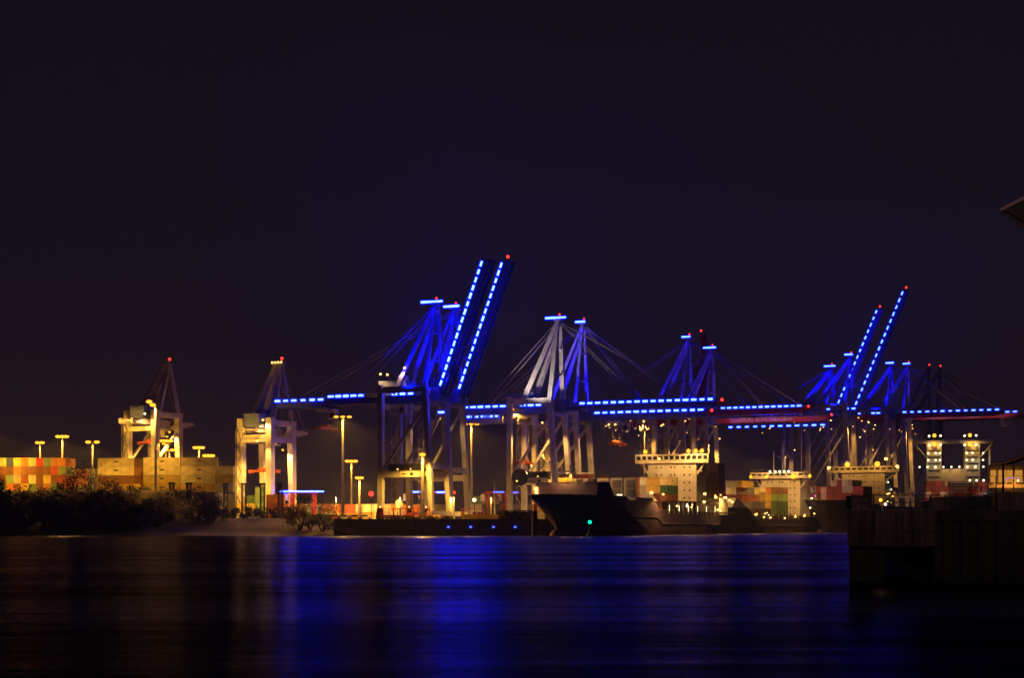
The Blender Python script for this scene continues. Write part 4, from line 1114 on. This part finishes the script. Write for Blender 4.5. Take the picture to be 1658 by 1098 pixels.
def tractor(px, Y, colr, label, rz=0):
    root = empty('yard_tractor', (X(px, Y), Y, 6), rz); tag(root, label, 'yard tractor', 'yard trailers and tractors on the quay edge')
    MB().box(-3.4, -1.2, 1.0, 3.4, 1.2, 1.7).build('chassis', M[colr], root)
    cb = MB().add([(-3.4,-1.3,1.7),(-.6,-1.3,1.7),(-.6,1.3,1.7),(-3.4,1.3,1.7),(-3.0,-1.2,4.4),(-.8,-1.2,4.4),(-.8,1.2,4.4),(-3.0,1.2,4.4)],
        [(0,3,2,1),(4,5,6,7),(0,1,5,4),(1,2,6,5),(2,3,7,6),(3,0,4,7)]).build('cab', M[colr], root)
    MB().box(-2.8, -1.36, 2.7, -1.0, -1.28, 4.0).build('window', M['glass'], cb)
    for x in (-2.2, 2.2): MB().tube((x, -1.4, .75), (x, 1.4, .75), .75, n=12).build('wheel', M['dark'], root)
    MB().ball((-1.9, -1, 4.8), .28, 6, 4).build('beacon_lamp', M['warmd'], cb)
    return root
tractor(624, 612, 'redveh', 'red yard tractor parked on the quay edge right of the first blue crane leg')
trailer(636, 616, 'yellow', 'yellow framed trailer between the legs of the first blue crane')
trailer(653, 612, 'redveh', 'short red framed trailer between the first blue crane legs', 8)
tractor(671, 614, 'orange', 'orange yard tractor left of the second crane\'s near leg')
trailer(681, 616, 'redveh', 'red trailer at the quay edge below the second leg of the first blue crane', 7)
tractor(698, 620, 'yellow', 'yellow tractor beside the dark legs of the second blue crane')
trailer(765, 614, 'orange', 'orange framed trailer right of the dark crane legs', 9)
lowwall = MB().box(-9.2, -.8, 0, 9.2, .8, 1.9); lowwall.box(-9.4, -1, 0, -8.4, 1, 3.0)
for k in range(8): lowwall.box(-8+k*2.1, -.9, .1, -7.8+k*2.1, -.8, 1.8)
tag(put(lowwall.build('flat_rack', M['yellow']), (X(788, 612), 612, 6)), 'long yellow flat rack lying on the quay edge right of the orange trailer', 'flat rack')
def truss(px, Y, colr, label):
    root = empty('spreader_frame', (X(px, Y), Y, 6)); tag(root, label, 'lattice frame', 'lattice frames on the quay edge')
    g = MB(); L = 5.6
    g.box(-L/2, -.3, 3.1, L/2, .3, 3.5); g.box(-L/2, -.3, 0, L/2, .3, .35)
    for x in (-L/2, 0, L/2): g.bar((x, 0, 0), (x, 0, 3.3), .3)
    for a_, b_ in ((-L/2, -L/4), (-L/4, 0), (0, L/4), (L/4, L/2)): 
        up = a_ in (-L/2, 0)
        g.bar((a_, 0, 3.2 if up else .2), (b_, 0, .2 if up else 3.2), .32)
    g.build('truss', M['dark'], root)
    MB().box(-L/2+.2, .5, .35, L/2-.2, 1.6, 2.9).build('side_panel', M[colr], root)
for px, c_, lb in ((820, 'yellow', 'dark lattice frame before a yellow panel on the quay edge'), (834, 'cable', 'dark lattice frame before a grey panel on the quay edge'), (849, 'orange', 'dark lattice frame before an orange panel, nearest the mooring pile')): truss(px, 609, c_, lb)
for i, px in enumerate((512, 526, 541, 558, 575, 592)):
    root = empty('parked_car', (X(px, 622), 622, 6), R(0)); 
    col_ = ['white', 'yellow', 'orange', 'white', 'yellow', 'white'][i]
    MB().add([(-2.6,-1,.4),(2.6,-1,.4),(2.6,1,.4),(-2.6,1,.4),(-2.6,-1,1.2),(2.6,-1,1.2),(2.6,1,1.2),(-2.6,1,1.2),(-1.7,-.85,2.0),(1.1,-.85,2.0),(1.1,.85,2.0),(-1.7,.85,2.0)],
       [(0,3,2,1),(0,1,5,4),(1,2,6,5),(2,3,7,6),(3,0,4,7),(4,5,9,8),(5,6,10,9),(6,7,11,10),(7,4,8,11),(8,9,10,11)]).build('body', M[col_] if col_ in M else M['white'], root)
    MB().box(-1.5,-1.0,1.3,1.0,-.92,1.85).build('window', M['glass'], root)
    for x in (-1.6, 1.6): MB().tube((x,-1.05,.42),(x,1.05,.42),.42,n=10).build('wheel', M['dark'], root)
    tag(root, ['white', 'yellow', 'orange', 'white', 'yellow', 'white'][i] + ' parked car on the quay behind the gangway, ' + ORD[i] + ' from the left', 'car', 'cars parked behind the gangway')

# mooring pile and green buoy
mp_ = empty('mooring_pile', (X(865.5, 586), 586, -1)); tag(mp_, 'thick black mooring pile with a thin pole standing in the river before the ship\'s bow', 'mooring pile')
MB().tube((0,0,0), (0,0,10), 1.0, 1.0, 14).build('pile', M['dark'], mp_)
MB().tube((0,0,10), (0,0,17.5), .16, .12).build('pole', M['dark'], mp_)
MB().box(-.9, -.5, 15.8-1.5, -.1, .1, 15.8).build('sign_board', M['dark'], mp_)
bu = empty('navigation_buoy', (X(955, 588), 588, 0)); tag(bu, 'small dark buoy with a green lamp floating before the nearest ship', 'buoy')
MB().tube((0,0,-.5), (0,0,.9), 1.5, 1.2, 14).build('float', M['dark'], bu)
MB().tube((0,0,.9), (0,0,4.2), .7, .25, 8).build('tower', M['dark'], bu)
MB().ball((0,0,5.0), .6).build('green_lamp', M['green'], bu)
# orange lit gangway tower beside the bow
ol = empty('lamp_column', (X(868, 612), 612, 6)); tag(ol, 'orange glowing lamp column on the quay right behind the ship\'s bow', 'lamp column')
MB().box(-.35, -.35, 0, .35, .35, 12).build('column', M['orange'], ol)
MB().box(-.75, -.7, 6.3, .75, -.36, 12.2).build('lamp_panel', M['warmd'], ol)
lamp((0, -2.2, 8), SOD, 900, ol, .5)

# ================================================================== BUSHES AND TREES
def bush(px, Y, z0, w, h, seed, label, n=1500, m='leaf', trunk=True, leaf=.62, kind='bush', cat='bush'):
    rg = random.Random(seed); root = empty(kind, (X(px, Y), Y, z0)); tag(root, label, cat, 'bushes and trees on the river bank')
    g = MB(); stems = []
    for k in range(5):
        a = rg.uniform(0, 6.28); top_ = Vector((math.cos(a)*w*.28, math.sin(a)*w*.2, h*rg.uniform(.55, .9)))
        g.bar((math.cos(a)*.3, math.sin(a)*.3, -.6), top_*.5+Vector((0,0,0)), .5, .5, .3, .3); g.bar(top_*.5, top_, .3, .3, .12, .12)
        stems.append(top_)
    g.build('trunk', M['bark'], root)
    cl = []
    for k in range(16):
        t = rg.random(); a = rg.uniform(0, 6.28); rr_ = math.sqrt(rg.random())*w*.5
        z = h*(.12+.80*rg.random()); sh_ = 1-max(0, (z/h-.45))*1.15
        cl.append((Vector((math.cos(a)*rr_*sh_, math.sin(a)*rr_*.7*sh_, z)), rg.uniform(.12, .24)*min(w, h*1.4)))
    vs = []; fs = []
    for k in range(n):
        c, r_ = cl[rg.randrange(len(cl))]
        d = Vector((rg.gauss(0,1), rg.gauss(0,1), rg.gauss(0,.9))); d.normalize()
        p = c + d*r_*rg.random()**.45*(1+.35*rg.random()**4)
        if p.z < 0: p.z = rg.random()*.6
        s_ = leaf*rg.uniform(.5, 1.4)
        u = Vector((rg.gauss(0,1), rg.gauss(0,1), rg.gauss(0,1))).normalized(); v = u.orthogonal().normalized()
        o = len(vs); vs += [p-u*s_*.6, p+v*s_*.3, p+u*s_*.6, p-v*s_*.3]; fs.append((o, o+1, o+2, o+3))
    MB().add(vs, fs).build('crown', M[m], root)
    return root
BS = [(-12, 628, 10, 14, 19, 'tree at the far left edge, cut by the picture'), (22, 626, 8, 20, 15, 'low dark bush under the colourful stack, second from the left'),
      (52, 630, 9, 15, 15, 'dark bush with a notch to its left under the colourful stack'), (84, 626, 8, 19, 16, 'bush below the right end of the colourful stack'),
      (108, 633, 11, 14, 14, 'bush just left of the big round one'), (147, 628, 9, 23, 21, 'biggest round dark bush, rising before the dim stack'),
      (178, 632, 10, 15, 15, 'bush right of the big round one'), (202, 628, 9, 18, 14, 'low bush below the narrow brown stack'),
      (228, 634, 11, 15, 12, 'bush at the foot of the tallest lamp mast'), (256, 622, 6, 18, 14, 'bush right of the tallest lamp mast'),
      (284, 626, 6, 16, 18, 'spindly bush before the cream yellow stack, between two lattice masts'), (318, 622, 5, 15, 19, 'pointed bush at the right end of the cream yellow stack'),
      (342, 620, 5, 14, 15, 'rightmost bush of the tall left thicket')]
for i, (px, Y, z0, w, h, lb) in enumerate(BS): bush(px, Y, z0-1.5, w, h*(.90 if i == 5 else .72), 100+i, lb, 2600, 'leaf2' if i % 2 else 'leaf')
for i, (px, Y, z0, w, h, lb) in enumerate([(28, 610, 2.5, 26, 9, 'low thicket on the waterline at the far left'), (80, 609, 2.5, 26, 9, 'low thicket on the waterline below the second bush'), (132, 609, 2.5, 26, 10, 'low thicket on the waterline below the big round bush'),
      (184, 609, 2.5, 26, 9, 'low thicket on the waterline below the narrow brown stack'), (232, 609, 2.5, 24, 8, 'low thicket on the waterline below the tallest lamp mast')]):
    bush(px, Y, z0, w, h, 300+i, lb, 2600, 'leaf2', leaf=.8)
for i, (px, Y, z0, w, h, lb) in enumerate([(372, 626, 5.2, 13, 5, 'low scrub at the foot of the leftmost free lattice mast'), (402, 630, 5.6, 15, 5, 'low scrub below the green containers'), (432, 628, 5.4, 14, 5, 'low scrub below the orange stack'),
      (470, 626, 5.2, 12, 6, 'low scrub left of the round shore bush'), (502, 612, 3.0, 17, 12, 'round shore bush above the gangway'), (522, 608, 2.0, 12, 6, 'small bush at the head of the gangway'), (486, 612, 3, 12, 7, 'small bush on the sandy slope left of the round shore bush')]):
    bush(px, Y, z0, w, h, 200+i, lb, 1300, 'leaf', leaf=.55)

# ================================================================== NEAR PIER (right foreground)
PY = 114.0          # front face distance
PZ = CAMZ+(850-826)*PY/FPX
pr = empty('pier', (X(1372, PY), PY, 0)); tag(pr, 'dark concrete pier in the right foreground with an overhanging end block', 'pier')
x1 = X(1517, PY)-X(1372, PY); zb = CAMZ+(850-885)*PY/FPX
def wedge(m, xa, ya, za, xb, yb, zc, sl=.235):
    return m.add([(xa,ya,za),(xb,ya,za),(xb,yb,za),(xa+sl*(yb-ya),yb,za),(xa,ya,zc),(xb,ya,zc),(xb,yb,zc),(xa+sl*(yb-ya),yb,zc)],
        [(0,3,2,1),(4,5,6,7),(0,1,5,4),(1,2,6,5),(2,3,7,6),(3,0,4,7)])
g = wedge(MB(), 0, 0, zb, x1, 22, PZ)
g.build('end_block', M['pier'], pr)
g = wedge(MB(), .45, 1.6, -1, 3.0, 11, zb-.004)
g.bar((3.2, 2.0, zb-.2), (6.2, 2.0, -.4), .22); g.box(6.3, 1.3, -1, 7.0, 20, zb-.004); g.build('pile_cap', M['pile'], pr)
g = MB(); x = x1+.004; k = 0
while x < 60:
    g.box(x, .55 if k % 2 else .95, -1, x+.62, 22, PZ-.75); x += .62; k += 1
g.build('sheet_piling', M['pile'], pr)
MB().box(x1+.004, .35, PZ-.745, 62, 22, PZ-.02).build('cope', M['pile'], pr)
MB().box(.1, .15, zb+1.0, x1-.2, .0-.03, zb+1.04).build('joint', M['dark'], pr)
g = MB()
for xx in (3.4, 3.85): g.bar((xx, -.12, zb-1.6), (xx, -.12, PZ-.1), .05)
for k in range(14): g.bar((3.4, -.12, zb-1.5+k*.28), (3.85, -.12, zb-1.5+k*.28), .035)
g.build('ladder', M['dark'], pr)
for xx in (1.9, 4.6): MB().box(xx, -.02, zb+.02, xx+.03, .02, PZ-.02).build('joint', M['dark'], pr)
for k in range(5): MB().box(x1+1.2+k*3.1, .3, -1, x1+1.5+k*3.1, .54, PZ-.9).build('fender_post', M['dark'], pr)
MB().box(-.02, -.05, PZ+.001, x1+.02, .5, PZ+.05).build('edge_strip', M['cable'], pr)
# railing along the edge
rl = empty('railing', (X(1383, PY), PY+1.0, PZ)); tag(rl, 'thin dark pipe railing along the top of the pier', 'railing')
RH = 1.12*(826-770)/24/1.12*1.0
RH = (826-802)*(PY+1)/FPX
xs_ = [X(q, PY+1)-X(1383, PY+1) for q in (1383, 1419, 1487, 1511, 1535, 1546, 1572, 1600, 1622)]
for x in xs_: MB().bar((x,0,0), (x,0,RH), .09).build('post', M['dark'], rl)
g = MB(); g.bar((0,0,RH), (xs_[-1],0,RH), .07); g.bar((0,0,RH*.52), (xs_[-1],0,RH*.52), .05); g.build('rail', M['dark'], rl)
# cabinet at the pier end
cb_ = empty('equipment_cabinet', (X(1401, PY), PY+2.2, PZ)); tag(cb_, 'plain dark grey cabinet standing at the left end of the pier', 'cabinet')
hw_ = (X(1417, PY)-X(1384, PY))/2; MB().box(-hw_, -.6, 0, hw_, .8, RH*.92).build('body', M['pier'], cb_)
MB().box(-hw_-.05, -.65, RH*.92, hw_+.05, .85, RH*.96).build('lid', M['dark'], cb_); MB().bar((0,-.62,.1), (0,-.62,RH*.88), .04).build('door_seam', M['dark'], cb_)
def small_box(px, w, h, label):
    o = MB().box(-w/2, -.3, 0, w/2, .3, h); o.box(-w/2-.04, -.34, h, w/2+.04, .34, h+.08); o.box(-w*.2, -.36, h*.3, w*.2, -.3, h*.6)
    tag(put(o.build('bollard', M['dark']), (X(px, PY), PY+1.6, PZ)), label, 'bollard', 'bollards on the pier')
small_box(1426, .42, .36, 'small dark bollard beside the cabinet on the pier'); small_box(1506, .42, .5, 'small dark bollard between the railing posts in the middle of the pier')
# floodlight pair on the pier
pf = empty('pier_floodlight', (X(1441, PY), PY+2.4, PZ)); tag(pf, 'pair of small bright lamps on a short stand behind the pier railing', 'floodlight')
MB().bar((0,0,0), (0,0,.55), .07).build('stand', M['dark'], pf)
MB().ball((-.12,-.05,.72), .13).build('orange_lamp', M['sodium'], pf); MB().ball((.22,-.05,.42), .10).build('pale_lamp', M['cool'], pf)
lamp((0, -.5, 1.0), WARM, 12, pf, .1)
# mesh crates
for i, px in enumerate((1568, 1581, 1594, 1606)):
    root = empty('mesh_crate', (X(px, PY), PY+4+i*.2, PZ)); w_ = .24; g = MB(); H_ = (826-781)*PY/FPX
    for k in range(5):
        x = -w_+k*w_/2; g.bar((x,-.25,0), (x,-.25,H_), .035); g.bar((x,.25,0), (x,.25,H_), .035)
    for k in range(9): z = k*H_/8; g.bar((-w_,-.25,z), (w_,-.25,z), .04); g.bar((-w_,.25,z), (w_,.25,z), .04)
    g.build('wire_frame', M['dark'], root)
    tag(root, 'tall black wire mesh crate on the pier, %s from the left' % ORD[i], 'mesh crate', 'mesh crates on the pier')
# dark parapet at the right edge
pw = MB().box(0, 0, 0, 12, .6, (826-800)*PY/FPX); pw.box(-.06, -.06, (826-800)*PY/FPX, 12, .66, (826-797)*PY/FPX)
tag(put(pw.build('parapet_wall', M['pier']), (X(1622, PY), PY+.9, PZ)), 'dark parapet wall at the right end of the pier', 'wall')
# lit pavilion behind the parapet
YV = 150.0; pv = empty('pavilion', (X(1608, YV), YV, 1.0)); tag(pv, 'small pavilion with glowing orange windows and a rising roof at the right edge', 'building')
def vz(py): return CAMZ+(850-py)*YV/FPX-1.0
def vx(px): return X(px, YV)-X(1608, YV)
wedge(MB(), 0, .5, 0, 9, 8, vz(790), .31).build('wall', M['pile'], pv)
wedge(MB(), 0, 1.4, vz(790), 9, 8, vz(752), .31).build('inner_wall', M['wallw'], pv)
g = MB().add([(vx(1602),-1.0,vz(752)),(vx(1622),-1.0,vz(750)),(vx(1700),-1.0,vz(722)),(vx(1700)+3,9,vz(722)),(vx(1622)+3,9,vz(750)),(vx(1602)+3,9,vz(752)),
   (vx(1602),-1.0,vz(750)),(vx(1622),-1.0,vz(747.5)),(vx(1700),-1.0,vz(719)),(vx(1700)+3,9,vz(719)),(vx(1622)+3,9,vz(747.5)),(vx(1602)+3,9,vz(750))],
   [(0,5,4,1),(1,4,3,2),(6,7,10,11),(7,8,9,10),(0,1,7,6),(1,2,8,7),(0,6,11,5),(5,11,10,4),(4,10,9,3)]); g.build('roof', M['eave'], pv)
for a_, b_ in ((1611, 1619), (1624, 1636), (1638, 1646), (1651, 1662)):
    wo = MB().box(vx(a_), 1.2, vz(781), vx(b_), 1.39, vz(761)).build('window', M['window'], pv)
    MB().box(vx(a_)-.02, 1.14, vz(771), vx(b_)+.02, 1.2, vz(770.3)).build('glazing_bar', M['dark'], wo)
for px in (1620, 1637): MB().bar((vx(px), -.8, 0), (vx(px), -.8, vz(751)), .16 if px == 1620 else .08).build('post', M['dark'], pv)
MB().bar((0, -.9, 0), (0, -.9, vz(772)), .08).build('drainpipe', M['dark'], pv)
g = MB(); pts = [(vx(1623+k*2.7), -.5, vz(779-5.2*math.sin(math.pi*k/10))) for k in range(11)]; g.path(pts, .05); g.build('purple_light_arc', M['purple'], pv)
for px, py in ((1645, 779), (1657, 780)): MB().ball((vx(px), -.6, vz(py)), .09).build('small_lamp', M['warm'], pv)
lamp((vx(1640), .2, vz(765)), (1, .45, .08), 60, pv, .3)
# steep roof corner entering at the right edge
YR = 100.0
rf = empty('canopy_building', (X(1662, YR), YR, 0)); tag(rf, 'corner of a high canopy roof entering the picture at the right edge', 'building')
def rz_(py, Y=YR): return CAMZ+(850-py)*Y/FPX
a0 = Vector((X(1619, YR)-X(1662, YR), 0, rz_(340)))
b0 = Vector((X(1800, YR)-X(1662, YR), -1, rz_(249))); c0 = Vector((X(1800, YR)-X(1662, YR), 8, rz_(372)))
g = MB().bar(a0, b0, .28, .16); g.build('roof_edge', M['eave'], rf)
g = MB().add([a0, b0, b0+Vector((0,16,0)), c0, a0+Vector((0,0,-.12)), c0+Vector((0,0,-.12))], [(0,1,2),(0,2,3),(4,5,1),(0,3,5,4)]); g.build('roof', M['dark'], rf)
g = MB().bar(a0+Vector((.5,.2,-.2)), c0, .10); g.bar(a0.lerp(c0, .25)+Vector((0,0,-.15)), a0.lerp(c0, .33)+Vector((0,0,-.15)), .22); g.build('rafter', M['pile'], rf)
MB().box(X(1790, YR)-X(1662, YR), 0, 0, X(1830, YR)-X(1662, YR), 8, rz_(290)).build('wall', M['pier'], rf)
lamp((X(1640, YR)-X(1662, YR), -8, 12), (1.0, .6, .55), 160, rf, .3, spot=150, aim=(0, .8, 1))
# fill lamp added out of view to brighten the pier face faintly
sl = empty('street_or_fill_lamp', (24, 66, 0)); tag(sl, 'added fill lamp out of view, its light falling on the pier face', 'street lamp')
MB().tube((0,0,-1), (0,0,11), .15, .1).build('pole', M['dark'], sl); hd = MB().box(-.5, -.2, 10.9, .3, .2, 11.1).build('lamp_head', M['dark'], sl)
lamp((0, 0, 10.7), (1.0, .60, .52), 480, sl, .3, spot=130, aim=(.2, 1, -.12))
print('containers', ncont)

# ================================================================== HAZE
if True:
    hz = MB().box(-1500, -70, -3, 1500, 1800, 190).build('haze', bpy.data.materials.new('haze'))
    hz['kind'] = 'stuff'
    hm = hz.data.materials[0]; hm.use_nodes = True; nt = hm.node_tree; nt.nodes.clear()
    o_ = nt.nodes.new('ShaderNodeOutputMaterial'); pv_ = nt.nodes.new('ShaderNodeVolumePrincipled')
    pv_.inputs['Color'].default_value = (0.85, 0.82, 0.85, 1); pv_.inputs['Density'].default_value = 0.00024; pv_.inputs['Anisotropy'].default_value = 0.3
    nt.links.new(pv_.outputs[0], o_.inputs['Volume'])
